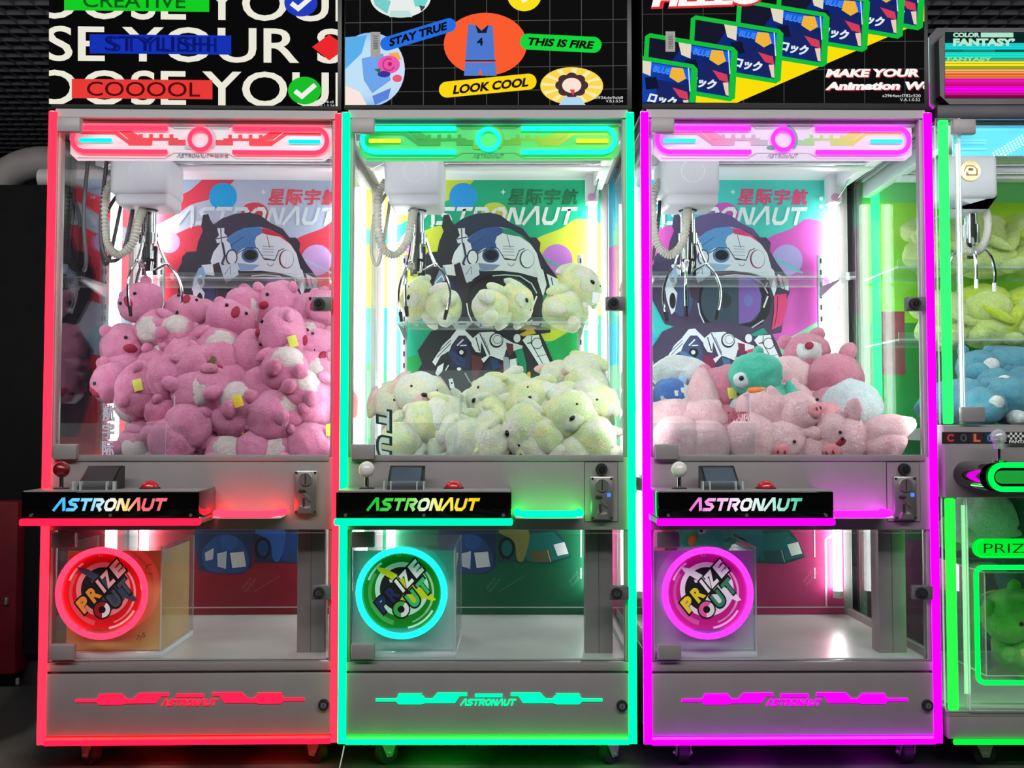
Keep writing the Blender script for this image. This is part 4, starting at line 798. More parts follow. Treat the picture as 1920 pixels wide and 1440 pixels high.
    c = NB(); tube(c, [(xl, y0+.018, z) for z in (zb+.09, (zb+zt2)/2, zt2-ch)], .0026, 8); obj('side_line', c, glow('cyan_orange', (.5, .8, .9)), mq)
    a = Art((1772, 2300, 60, 184), .00006)
    rows = [(60, (8, 34, 36)), (81, (0, 225, 225)), (93, (10, 140, 120)), (98, (0, 240, 215)), (108, (60, 175, 140)), (114, (250, 235, 20)), (124, (150, 165, 40)), (130, (250, 180, 80)), (137, (240, 110, 70)), (141, (235, 140, 20)), (147, (245, 20, 190)), (156, (210, 15, 120)), (162, (255, 0, 245)), (173, (215, 20, 140)), (178, (120, 10, 70)), (186, (0, 0, 0))]
    for (y, cc), (y2, _) in zip(rows, rows[1:]): a.rect(1772, 2300, y, y2, cc)
    for y in range(64, 182, 5): a.rect(1772, 2300, y, y+.8, (20, 40, 42) if y < 82 else (90, 90, 90) if y < 130 else (120, 20, 90))
    a.text('COLOR', 1812, 65.5, 50, 9, (175, 228, 200), .06); a.rect(1839, 1900, 61, 70, (175, 228, 200)); a.text('FANTASY’', 1845, 79, 116, 14, (185, 232, 205), .06)
    a.text('COLOR', 1790, 95, 34, 5, (10, 100, 90), .05); a.rect(1866, 2300, 93, 97, (8, 70, 66)); a.text('FANTASY', 1818, 111, 84, 7, (150, 225, 160), .05)
    a.build('screen', lambda u, v, w: l(u, v, y0-.0105-w), LCD, mq)
    # header
    c = NB(); hz0, hz1 = l(0, 292, .04).z, l(0, 231, .04).z; box(c, -W+.06, W-.06, .04, .046, hz0, hz1); hd = obj('header_sign', c, WHITE, root)
    a = Art((1786, 2300, 231, 292)); a.rect(1786, 2300, 231, 292, grad([(1786, (90, 200, 235)), (1850, (0, 175, 225)), (2100, (0, 160, 220))]))
    for i in range(16):
        for j in range(4): a.oval(1862+i*5.4+j*2.2, 287-i*3.2+j*4.4, 2, 1.7, (230, 248, 250), 8)
    for y in (262, 267, 278): a.rect(1796, 1850, y, y+1.2, (150, 225, 245))
    a.build('print', lambda u, v, w: l(u, v, .0396-w), printed('backlit_blue', .5, .8), hd)
    # doors, hinges
    c = NB(); pane(c, -W+.056, W-.02, -.012, -.007, .948, 1.795); ud = obj('upper_door', c, (GLASS, EDGE), root)
    for px, py in ((1808, 237), (1825, 777)):
        p = l(px, py, -.02); c = NB(); box(c, p.x-.032, p.x+.032, -.024, -.002, p.z-.021, p.z+.021, .004); obj('hinge', c, GREY, ud)
    c = NB(); pane(c, -W+.056, W-.02, -.012, -.007, .168, .742); ldr = obj('lower_door', c, (GLASS, EDGE), root)
    # lettered strip, joystick, oval deck
    a = Art((1766, 2300, 808, 834)); cols = [(190, 40, 50), (60, 60, 70), (215, 90, 60), (40, 90, 150)]
    a.rect(1766, 2300, 810, 832, (26, 24, 26))
    for i, ch2 in enumerate('COLOR'): x = 1782+i*25; a.rect(x-11, x+11, 811, 831, [(46, 20, 24), (18, 18, 20), (60, 26, 22), (20, 40, 62), (30, 30, 32)][i]); a.text(ch2, x, 821, 13, 15, [(190, 60, 66), (70, 74, 84), (215, 110, 80), (60, 120, 180), (150, 150, 150)][i], .05)
    for i in range(60):
        for j in range(3):
            if (i+j) % 2: a.rect(1889+i*4.5, 1893.5+i*4.5, 811+j*4.4, 815.4+j*4.4, (225, 225, 225))
    a.rect(1889, 2300, 824.5, 832, (20, 20, 22)); a.text('FANTASY', 1914, 828, 44, 6, (215, 215, 215), .05)
    a.build('lettered_strip', lambda u, v, w: l(u, v, -.0045-w), PRINT, root)
    pz0, pz1 = l(0, 921, -.16).z, l(0, 868, -.16).z; pc, ph = (pz0+pz1)/2, (pz1-pz0)/2; pxl = l(1800, 0, -.1).x
    fn = lambda u, v, w: (u, w, v)
    pill = [(pxl+ph+ph*math.cos(R(t)), pc+ph*math.sin(R(t))) for t in range(90, 271, 15)]+[(.3+ph*math.cos(R(t)), pc+ph*math.sin(R(t))) for t in range(-90, 91, 15)]
    c = NB(); prism(c, pill, fn, -.16, 0); de = obj('control_deck', c, GLOSS, root)
    xo = l(1838, 0, -.17).x
    def stad(r, x): return [(x+r*math.cos(R(t)), pc+r*math.sin(R(t))) for t in range(90, 271, 12)]+[(.24+r*math.cos(R(t)), pc+r*math.sin(R(t))) for t in range(-90, 91, 12)]
    c = NB(); tube(c, [(u, -.166, v) for u, v in stad(.031, xo+.036)], .007, 10, True); obj('oval_light', c, GR, de)
    c = NB(); prism(c, stad(.017, xo+.036), fn, -.164, -.158); obj('oval_window', c, paint('green_window', (40, 190, 80), .1, coat=.5), de)
    p = l(1872, 822, -.08); c = NB(); cyl(c, (p.x, -.08, pc+ph-.002), (p.x, -.08, p.z), .005); cyl(c, (p.x, -.08, pc+ph-.003), (p.x, -.08, pc+ph+.003), .02); js = obj('joystick', c, CHROME, root)
    c = NB(); ball(c, (p.x, -.08, p.z+.004), .021, 20, 14); cyl(c, (p.x, -.08, p.z-.028), (p.x, -.08, p.z-.014), .013, .017); obj('crystal_knob', c, clear('crystal', (.85, .9, .92), .25, 1, .3, .15), js)
    # prize sign and neon window frame in the lower door
    p0 = l(1842, 1028, -.02); c = NB(); r = .0255
    prism(c, [(p0.x+r*math.cos(R(t)), p0.z+r*math.sin(R(t))) for t in range(90, 271, 15)]+[(.22+r*math.cos(R(t)), p0.z+r*math.sin(R(t))) for t in range(-90, 91, 15)], fn, -.03, -.012); ps = obj('prize_sign', c, glow('sign_green', (.0, .85, .03)), ldr)
    a = Art(); a.text('PRIZE', 1893, 1028, 96, 17, (4, 60, 10), -.008); a.build('lettering', lambda u, v, w: l(u, v, -.031-w), PRINT, ps)
    c = NB(); tube(c, [(u, -.026, v) for u, v in [(p0.x+(r-.004)*math.cos(R(t)), p0.z+(r-.004)*math.sin(R(t))) for t in range(90, 271, 15)]+[(.22, p0.z-r+.004), (.23, p0.z-r+.004)]], .0045, 8); obj('sign_outline', c, GR, ps)
    A, B = l(1830, 1064, -.02), l(0, 1280, -.02); xr2 = .23; k = .018
    fr = [(A.x+k+k*math.cos(R(t)), A.z-k+k*math.sin(R(t))) for t in range(90, 181, 18)]+[(A.x+k+k*math.cos(R(t)), B.z+k+k*math.sin(R(t))) for t in range(180, 271, 18)]+[(xr2-k+k*math.cos(R(t)), B.z+k+k*math.sin(R(t))) for t in range(270, 361, 18)]+[(xr2-k+k*math.cos(R(t)), A.z-k+k*math.sin(R(t))) for t in range(0, 91, 18)]
    c = NB(); tube(c, [(u, -.02, v) for u, v in fr], .0065, 10, True); obj('neon_frame', c, GR, ldr)
    c = NB()
    for q in ((A.x+.03, A.x+.034, .0, .3, B.z+.015, A.z-.015), (A.x+.03, xr2, .296, .3, B.z+.015, A.z-.015), (A.x+.03, xr2, 0, .3, B.z+.012, B.z+.015), (A.x+.03, xr2, 0, .3, A.z-.018, A.z-.015)): pane(c, *q)
    obj('prize_box', c, (ACRYL, EDGE), root)
    c = NB(); tube(c, [(x, -.006, .083) for x in (-W+.012, 0, W-.012)], .007, 10); obj('bottom_light', c, GB, root)
    # gantry and claw
    zr = at(0, 322, .36).z
    c = NB(); box(c, -.42, .42, .37, .42, zr-.02, zr+.02, .003)
    for s in (-1, 1): box(c, s*.42-.015, s*.42+.015, .06, .68, zr-.01, zr+.04, .003)
    ga = obj('gantry', c, WHITE, root)
    c = NB()
    for dz in (-.006, .02): cyl(c, (-.42, .36, zr+dz), (.42, .36, zr+dz), .005)
    obj('slide_rod', c, CHROME, ga)
    g0, g1 = l(1762, 375, .26), l(1866, 290, .26); gx = (g0.x+g1.x)/2
    c = NB(); box(c, g0.x, g1.x, .24, .4, g0.z, g1.z, .018, 0, 4); prism(c, [(g0.x+.02, g0.z+.01), (g1.x-.03, g0.z-.03), (g0.x+.03, g0.z-.03)][::-1]+[(g1.x, g0.z+.01)], lambda u, v, w: (u, w, v), .25, .39); cr = obj('claw_carriage', c, MATS['carriage_white'], root)
    e = l(1820, 320, .235); c = NB(); cyl(c, (e.x, .236, e.z), (e.x, .242, e.z), .031, .033, 32); bd = obj('gold_badge', c, paint('pale_gold', (214, 186, 140), .2, .7), cr)
    a = Art()
    a.line([(1808, 322), (1812, 311), (1826, 311), (1831, 316)], 1.5, (110, 80, 40)); a.rect(1816, 1825, 315, 320, (120, 88, 46)); a.line([(1812, 328), (1832, 328), (1832, 316)], 2.2, (130, 95, 50)); a.text('S', 1814, 325, 5, 6, (110, 80, 40), .03)
    a.build('emblem', lambda u, v, w: l(u, v, .2355-w), PRINT, bd)
    x0 = l(1812, 0, .3).x; zc = l(0, 388, .3).z
    c = NB(); cyl(c, (x0, .3, zc-.004), (x0, .3, zc+.004), .027, .027, 24, 1); cyl(c, (x0, .3, zc-.06), (x0, .3, zc), .02); cyl(c, (x0, .3, zc-.115), (x0, .3, zc-.058), .025); cyl(c, (x0, .3, zc-.16), (x0, .3, zc-.11), .012, .012, 16, 1); cl = obj('claw', c, (CHROME, DARK), cr)
    for t in (R(5), R(130), R(255)):
        u = Vector((math.cos(t), math.sin(t), 0)); pt = lambda rr, z: Vector((x0, .3, zc))+u*rr+Vector((0, 0, z))
        c = NB(); tube(c, [pt(.02, -.1), pt(.04, -.125)], .005, 8); tube(c, curve([pt(.03, -.12), pt(.062, -.15), pt(.075, -.2), pt(.072, -.24)], 6), .0045, 8); tube(c, [pt(.072, -.235), pt(.072, -.262)], .006, 8, False, 1); obj('prong', c, (CHROME, WHITE), cl)
    hp = curve([(x0+.035, .29, zc+.01), (x0+.045, .285, zc-.04), (x0+.035, .275, zc-.1), (x0+.01, .27, zc-.14), (x0-.03, .27, zc-.14), (x0-.05, .27, zc-.1)], 14)
    c = NB(); tube(c, hp, [.0105 if i % 2 else .0135 for i in range(len(hp))], 12); obj('corrugated_hose', c, HOSE, cr, 80)
    for sx in (l(1815, 0, .07).x, .38):
        for y in (.075, .64):
            c = NB(); box(c, sx-.035, sx+.035, y-.03, y+.03, .076, .089)
            for k2 in (-.021, .017): prism(c, [(-.026, .066), (.026, .066), (.012, .022), (-.006, .022)], lambda u, v, w: (sx+u, y+w, v), k2, k2+.004)
            box(c, sx-.026, sx+.026, y-.021, y+.021, .061, .078); cyl(c, (sx+.004, y-.027, .03), (sx+.004, y+.027, .03), .0055, .0055, 10); fo = obj('caster', c, STEEL, root)
            c = NB(); cyl(c, (sx+.004, y-.013, .03), (sx+.004, y+.013, .03), .03, .03, 28); obj('wheel', c, DARK, fo)
    return root
M4 = machine4()
# ------------------------------------------------------------------ dark cabinet behind, at the left edge
def left_cabinet():
    Y = .88; q = lambda px, py: at(px, py, Y)
    root = tag(empty('arcade_cabinet', (q(20, 0).x, Y, 0)), 'dark arcade cabinet with maroon base and grey rounded hood behind the red-lit machine', 'arcade machine'); o = root.location
    x0, x1, xr = q(-260, 900).x-o.x, q(118, 900).x-o.x, q(46, 1000).x-o.x; zt, zm = q(0, 345).z, q(0, 937).z
    c = NB(); box(c, x0, x1, 0, .8, .12, zt, .012); obj('body', c, paint('black_vinyl', (6, 6, 7), .8, spec=.2), root)
    c = NB(); box(c, x0, xr, -.05, .7, .06, zm, .015); rb = obj('base', c, paint('maroon_panel', (84, 8, 18), .6, var=.25, spec=.2), root)
    for px, py in ((27, 1122), (48, 1270)):
        p = q(px, py); c = NB(); box(c, p.x-o.x-.006, p.x-o.x+.006, -.065, -.05, p.z-.012, p.z+.012, .003); obj('latch', c, STEEL, rb)
    c = NB(); box(c, x0+.05, x1-.05, .05, .6, 0, .13); obj('plinth', c, DARK, root)
    m = paint('grey_hood', (128, 124, 122), .6); c0 = q(62, 343)
    path = [(c0.x-o.x-.17*math.cos(t), .1, c0.z+.1*math.sin(t)) for t in [R(a) for a in range(-10, 120, 10)]]
    c = NB(); tube(c, path+[(c0.x-o.x+.2, .1, c0.z+.055), (c0.x-o.x+.32, .1, c0.z-.01)], .062, 20); hd = obj('hood', c, m, root)
    c = NB(); cyl(c, (c0.x-o.x-.0, .06, c0.z+.03), (c0.x-o.x+.26, .06, c0.z+.03), .036, .036, 20); box(c, c0.x-o.x+.03, c0.x-o.x+.09, .05, .08, c0.z-.01, c0.z+.0); obj('hood_arm', c, paint('pale_hood', (190, 186, 182), .5), root)
left_cabinet()
# ------------------------------------------------------------------ plush toys
def lump(c, r, eul=(0, 0, 0), sub=4, amp=.05, seed=0, taper=0):
    bm = NB(); bmesh.ops.create_icosphere(bm, subdivisions=sub, radius=1)
    m = Euler([R(a) for a in eul]).to_matrix(); mr = sum(r)/3
    for v in bm.verts:
        n = v.co.normalized(); k = 1+amp*noise.noise(n*1.7+Vector((seed, 0, 0)))+amp*.35*noise.noise(n*5+Vector((0, seed, 0)))+amp*.16*noise.noise(n*14+Vector((0, 0, seed)))
        t = 1+taper*n.z
        p = Vector((n.x*r[0]*t, n.y*r[1]*t, n.z*r[2]))*k
        v.co = m @ p+Vector(c)
    return bm
PK = fur('pink_fur', [(228, 122, 170), (240, 150, 192)]); PKW = fur('cream_fur', [(240, 226, 226)]); NOSE = paint('crimson_felt', (150, 28, 62), .8)
EYE = paint('black_bead', (10, 10, 12), .15); TAGM = paint('lime_paper', (214, 214, 90), .6); SKY = paint('pale_blue_paper', (150, 190, 225), .6)
PASTEL = fur('pastel_marbled_fur', [(236, 244, 234), (246, 244, 176), (216, 238, 180), (248, 240, 226), (228, 242, 232)], 11)
PASTELW = fur('pale_marbled_fur', [(236, 242, 238), (238, 240, 205), (212, 236, 220)], 14); PASTELP = fur('blush_marbled_fur', [(240, 226, 214), (240, 190, 190), (230, 236, 180)], 14)
ROSE = fur('rose_fur', [(214, 122, 152), (226, 142, 168)]); BLUSH = fur('blush_fur', [(244, 190, 200), (250, 208, 214)]); MINT = fur('mint_fur', [(40, 190, 160), (70, 208, 180)])
ICE = fur('ice_fur', [(206, 226, 232), (226, 236, 240)]); SNOW = fur('snow_fur', [(240, 242, 246)]); NAVY = fur('royal_blue_fur', [(34, 96, 176), (50, 120, 200)]); ORANGE = paint('orange_felt', (230, 130, 60), .8)
DUSK = fur('dusk_pink_fur', [(205, 110, 138), (218, 128, 152)]); CORAL = fur('coral_fur', [(242, 150, 160), (248, 168, 174)])
LIME = fur('lime_fur', [(206, 232, 120), (222, 240, 150)]); LIMED = fur('lime_frill_fur', [(196, 224, 20), (212, 236, 60)]); TEAL = fur('teal_blue_fur', [(52, 140, 172), (76, 164, 190)]); LEAF = fur('leaf_green_fur', [(90, 190, 70), (130, 220, 100)]); DTEAL = fur('dark_teal_fur', [(14, 90, 92), (24, 116, 112)])
def spec(kind, A, B, nose=NOSE):
    """(part, centre, radii, turn, material, subdivisions) in metres; the toy faces -y"""
    if kind == 'bear': return [('body', (0, .0, -.05), (.066, .062, .066), (0, 0, 0), A, 4), ('head', (0, -.006, .045), (.072, .064, .06), (0, 0, 0), A, 4),
        ('ear', (-.046, .005, .093), (.019, .013, .019), (0, -20, 0), A, 3), ('ear', (.046, .005, .093), (.019, .013, .019), (0, 20, 0), A, 3),
        ('nose', (0, -.069, .048), (.012, .009, .02), (0, 0, 0), nose, 3), ('eye', (-.03, -.0625, .061), (.0055,)*3, (0, 0, 0), EYE, 2), ('eye', (.03, -.0625, .061), (.0055,)*3, (0, 0, 0), EYE, 2),
        ('arm', (-.062, -.022, -.03), (.015, .016, .028), (15, 38, 0), A, 3), ('arm', (.062, -.022, -.03), (.015, .016, .028), (15, -38, 0), A, 3),
        ('leg', (-.034, -.042, -.098), (.02, .028, .018), (0, 0, 16), A, 3), ('leg', (.034, -.042, -.098), (.02, .028, .018), (0, 0, -16), A, 3),
        ('belly_patch', (0, -.022, -.05), (.05, .046, .052), (0, 0, 0), B, 4)]
    if kind == 'pup': return [('body', (0, 0, -.055), (.064, .06, .064), (0, 0, 0), A, 4), ('head', (0, -.008, .045), (.072, .066, .058), (0, 0, 0), A, 4), ('muzzle', (0, -.056, .032), (.034, .022, .024), (0, 0, 0), B, 3),
        ('ear', (-.06, .004, .062), (.018, .014, .046), (0, 35, 0), B, 3), ('ear', (.06, .004, .062), (.018, .014, .046), (0, -35, 0), B, 3),
        ('nose', (0, -.078, .04), (.009, .006, .006), (0, 0, 0), EYE, 2), ('eye', (-.032, -.0585, .058), (.006,)*3, (0, 0, 0), EYE, 2), ('eye', (.032, -.0585, .058), (.006,)*3, (0, 0, 0), EYE, 2),
        ('arm', (-.054, -.022, -.03), (.019, .019, .038), (20, 40, 0), A, 3), ('arm', (.054, -.022, -.03), (.019, .019, .038), (20, -40, 0), A, 3),
        ('leg', (-.036, -.046, -.095), (.024, .038, .023), (0, 0, 16), B, 3), ('leg', (.036, -.046, -.095), (.024, .038, .023), (0, 0, -16), B, 3)]
    if kind == 'big_bear': return [('body', (0, 0, -.06), (.072, .066, .07), (0, 0, 0), A, 4), ('head', (0, -.006, .05), (.07, .062, .06), (0, 0, 0), A, 4), ('face_patch', (0, -.02, .045), (.05, .054, .044), (0, 0, 0), B, 4),
        ('ear', (-.05, .005, .1), (.024, .016, .024), (0, -20, 0), A, 3), ('ear', (.05, .005, .1), (.024, .016, .024), (0, 20, 0), A, 3), ('nose', (0, -.075, .05), (.014, .009, .012), (0, 0, 0), nose, 2),
        ('arm', (-.068, -.02, -.03), (.024, .024, .044), (15, 38, 0), A, 3), ('arm', (.068, -.02, -.03), (.024, .024, .044), (15, -38, 0), A, 3), ('leg', (-.042, -.052, -.11), (.028, .042, .026), (0, 0, 16), A, 3), ('leg', (.042, -.052, -.11), (.028, .042, .026), (0, 0, -16), A, 3)]
    if kind == 'ball': return [('body', (0, 0, 0), (.074, .068, .07), (0, 0, 0), A, 5), ('flipper', (.075, -.02, -.035), (.036, .018, .016), (0, 12, 0), B, 3), ('flipper', (-.07, -.02, -.035), (.03, .018, .016), (0, -12, 0), B, 3), ('tail', (.0, .07, -.04), (.02, .026, .014), (0, 0, 0), B, 3)]
    if kind == 'pig': return [('body', (.05, .03, -.03), (.062, .062, .052), (0, 0, 0), A, 4), ('head', (-.02, -.02, .004), (.064, .06, .056), (0, 0, 0), A, 4), ('snout', (-.024, -.076, -.002), (.024, .014, .019), (0, 0, 0), B, 3), ('nostril', (-.032, -.09, 0), (.003, .002, .005), (0, 0, 0), nose, 2), ('nostril', (-.016, -.09, 0), (.003, .002, .005), (0, 0, 0), nose, 2),
        ('ear', (-.06, -.01, .058), (.02, .01, .034), (0, -28, 0), A, 3), ('ear', (.026, -.01, .062), (.02, .01, .034), (0, 24, 0), A, 3), ('eye', (-.05, -.066, .02), (.0045,)*3, (0, 0, 0), EYE, 2), ('eye', (.008, -.073, .022), (.0045,)*3, (0, 0, 0), EYE, 2),
        ('leg', (-.03, -.05, -.055), (.022, .03, .022), (0, 0, 0), A, 3), ('leg', (.04, -.045, -.06), (.022, .034, .022), (0, 0, 0), A, 3)]
    if kind == 'dino': return [('body', (0, 0, -.045), (.066, .06, .075), (0, 0, 0), A, 5), ('head', (-.012, -.012, .045), (.06, .056, .05), (0, 0, 0), A, 5), ('eye_patch', (-.035, -.046, .036), (.026, .02, .02), (0, 0, 20), B, 3), ('eye', (-.04, -.0655, .038), (.006,)*3, (0, 0, 0), EYE, 2), ('beak', (-.012, -.074, .006), (.02, .018, .008), (0, 10, 0), ORANGE, 3),
        ('wing', (.062, -.012, -.02), (.016, .02, .04), (0, -14, 0), A, 3), ('wing', (-.068, -.01, -.03), (.016, .02, .036), (0, 14, 0), B, 3), ('crest', (-.0, -.002, .094), (.012, .03, .014), (0, 0, 0), A, 3), ('foot', (-.026, -.045, -.112), (.022, .03, .012), (0, 0, 0), ORANGE, 3), ('foot', (.03, -.045, -.112), (.022, .03, .012), (0, 0, 0), ORANGE, 3)]
    if kind == 'penguin': return [('body', (0, 0, -.06), (.06, .056, .06), (0, 0, 0), B, 4), ('head', (0, 0, .03), (.06, .058, .056), (0, 0, 0), B, 4), ('hood', (-.008, -.005, .038), (.06, .058, .054), (0, 0, 0), A, 4), ('face_spot', (-.02, -.055, .03), (.012, .008, .012), (0, 0, 0), SNOW, 3), ('beak', (.04, -.046, .0), (.018, .016, .01), (0, 0, 40), ORANGE, 3), ('wing', (-.062, 0, -.05), (.014, .02, .04), (0, 14, 0), A, 3), ('wing', (.062, 0, -.05), (.014, .02, .04), (0, -14, 0), A, 3)]
    if kind == 'cone': return [('body', (0, 0, -.05), (.056, .05, .058), (0, 0, 0), A, 4), ('head', (0, -.004, .045), (.044, .042, .074), (0, 0, 0), A, 4, -.35), ('arm', (-.062, -.01, -.04), (.02, .018, .036), (0, 60, 0), A, 3), ('arm', (.062, -.01, -.04), (.02, .018, .036), (0, -60, 0), A, 3), ('foot', (-.03, -.04, -.1), (.026, .034, .022), (0, 0, 0), A, 3), ('foot', (.03, -.04, -.1), (.026, .034, .022), (0, 0, 0), A, 3), ('patch', (0, -.043, .03), (.016, .006, .016), (0, 0, 0), B, 2)]
    if kind == 'mushroom': return [('body', (0, 0, -.04), (.066, .06, .05), (0, 0, 0), A, 4), ('cap', (0, 0, .03), (.08, .074, .05), (0, 0, 0), B, 5), ('arm', (-.066, -.02, -.04), (.018, .018, .03), (0, 40, 0), A, 3), ('arm', (.066, -.02, -.04), (.018, .018, .03), (0, -40, 0), A, 3)]
    if kind == 'hippo': return [('body', (.045, .02, .0), (.1, .07, .062), (0, 8, 0), A, 5), ('head', (-.06, -.025, -.01), (.062, .056, .05), (0, 0, 0), A, 4), ('muzzle', (-.075, -.066, -.022), (.04, .026, .028), (0, 0, 0), A, 3), ('cheek', (-.055, -.078, .0), (.02, .014, .018), (0, 0, 0), B, 3), ('ear', (-.095, -.0, .038), (.016, .01, .016), (0, -20, 0), A, 3), ('ear', (-.028, -.0, .042), (.016, .01, .016), (0, 20, 0), A, 3), ('paw', (.01, -.06, -.045), (.024, .03, .02), (0, 0, 0), B, 3), ('paw', (.1, -.055, -.045), (.024, .03, .02), (0, 0, 0), B, 3)]
    if kind == 'frill': return [('body', (0, 0, -.02), (.095, .07, .062), (0, 0, 0), A, 5), ('head', (-.02, -.03, .03), (.07, .055, .05), (0, 0, 0), A, 4), ('bonnet', (-.025, .0, .055), (.082, .06, .045), (0, -8, 0), B, 5), ('frill', (.045, -.05, .0), (.022, .022, .05), (0, 30, 0), B, 4), ('frill', (-.005, -.078, .006), (.05, .012, .014), (0, 22, 0), B, 4), ('paw', (-.05, -.06, -.055), (.026, .03, .02), (0, 0, 0), A, 3), ('paw', (.05, -.06, -.055), (.026, .03, .02), (0, 0, 0), A, 3)]
CACHE = {}
MACH = [(-.881, R(1.5), .385), (-.067, 0, .385), (.766, R(.7), .385), (1.65, 0, .425)]
def fit(root, parts, eul, s, loc):
    """turn and scale the toy, then slide it so that it stays inside its machine"""
    root.rotation_euler = [R(a) for a in eul]; root.scale = (s, s, s)
    m = Euler(root.rotation_euler).to_matrix()*s
    q = [m @ v.co for o in parts for v in list(o.data.vertices)[::9]]
    mx, ya, hw = min(MACH, key=lambda t: abs(t[0]-loc.x))
    lo = [min(v[i] for v in q) for i in range(3)]; hi = [max(v[i] for v in q) for i in range(3)]
    p = Vector(loc); yf = .042+(p.x-mx)*math.tan(ya)+.006; fl = .792 if p.z > .8 and hw < .4 else .30 if hw < .4 else .942 if p.z > .9 else .172
    p.x = max(mx-hw-lo[0], min(mx+hw-hi[0], p.x)); p.y = max(yf-lo[1], min(.672-hi[1], p.y)); p.z = max(fl-lo[2], p.z)
    root.location = p
def toy(kind, A, B, loc, eul, s, label, group=None, paper=None):
    key = (kind, A.name, B.name)
    if key not in CACHE:
        out = []
        for i, q in enumerate(spec(kind, A, B)):
            nm, c, r, e, m, sub = q[:6]
            o = obj(nm, lump(c, r, e, sub, .09 if sub > 2 else 0, i*3.7+len(CACHE), q[6] if len(q) > 6 else 0), m, None, 180)
            out.append(o)
        CACHE[key] = [out, True]
    parts, fresh = CACHE[key]
    root = tag(empty('plush_toy', loc), label, 'plush toy', group)
    fit(root, parts, eul, s, loc)
    for o in parts:
        if fresh: c = o
        else: c = o.copy(); C.objects.link(c)
        c.parent = root
    CACHE[key][1] = False
    if paper:
        mat, tx, ty = paper[:3]; rot = Euler(root.rotation_euler).to_matrix(); best = None; near = None
        for o in parts:
            for v in o.data.vertices:
                q = rot @ (v.co*s)+root.location; yc = (q.y+DIST)*math.cos(PITCH)+(q.z-CAMH)*math.sin(PITCH); zc = -(q.y+DIST)*math.sin(PITCH)+(q.z-CAMH)*math.cos(PITCH)
                e = math.hypot(960+F*q.x/yc-tx, 720-F*zc/yc-ty)
                if e < 16 and (best is None or q.y < best.y): best = q
                if near is None or e < near[0]: near = (e, q)
        q = best if best is not None else near[1]
        inv = rot.transposed()*(1/s); w_ = at(tx, ty, q.y-.004)
        def place(bm):
            for v in bm.verts: v.co = inv @ (v.co+w_-root.location)
        bm = NB(); box(bm, -.013, .013, -.0008, .0008, -.017, .017, .0006)
        bmesh.ops.rotate(bm, verts=bm.verts, cent=(0, 0, 0), matrix=Matrix.Rotation(R((tx*7) % 40-20), 3, 'Y')); place(bm); pt = obj('paper_tag', bm, mat, root)
        if len(paper) > 3:
            a = Art(); a.text(paper[3], 0, -.002, .014, .012, (240, 244, 235), .01, fat=.03); a.text(paper[3], 0, .0105, .006, .003, (240, 244, 235))
            a.build('tag_mark', lambda u, v, w: inv @ (Vector((u, -.0012-w, -v))+w_-root.location), PRINT, pt)
    return root
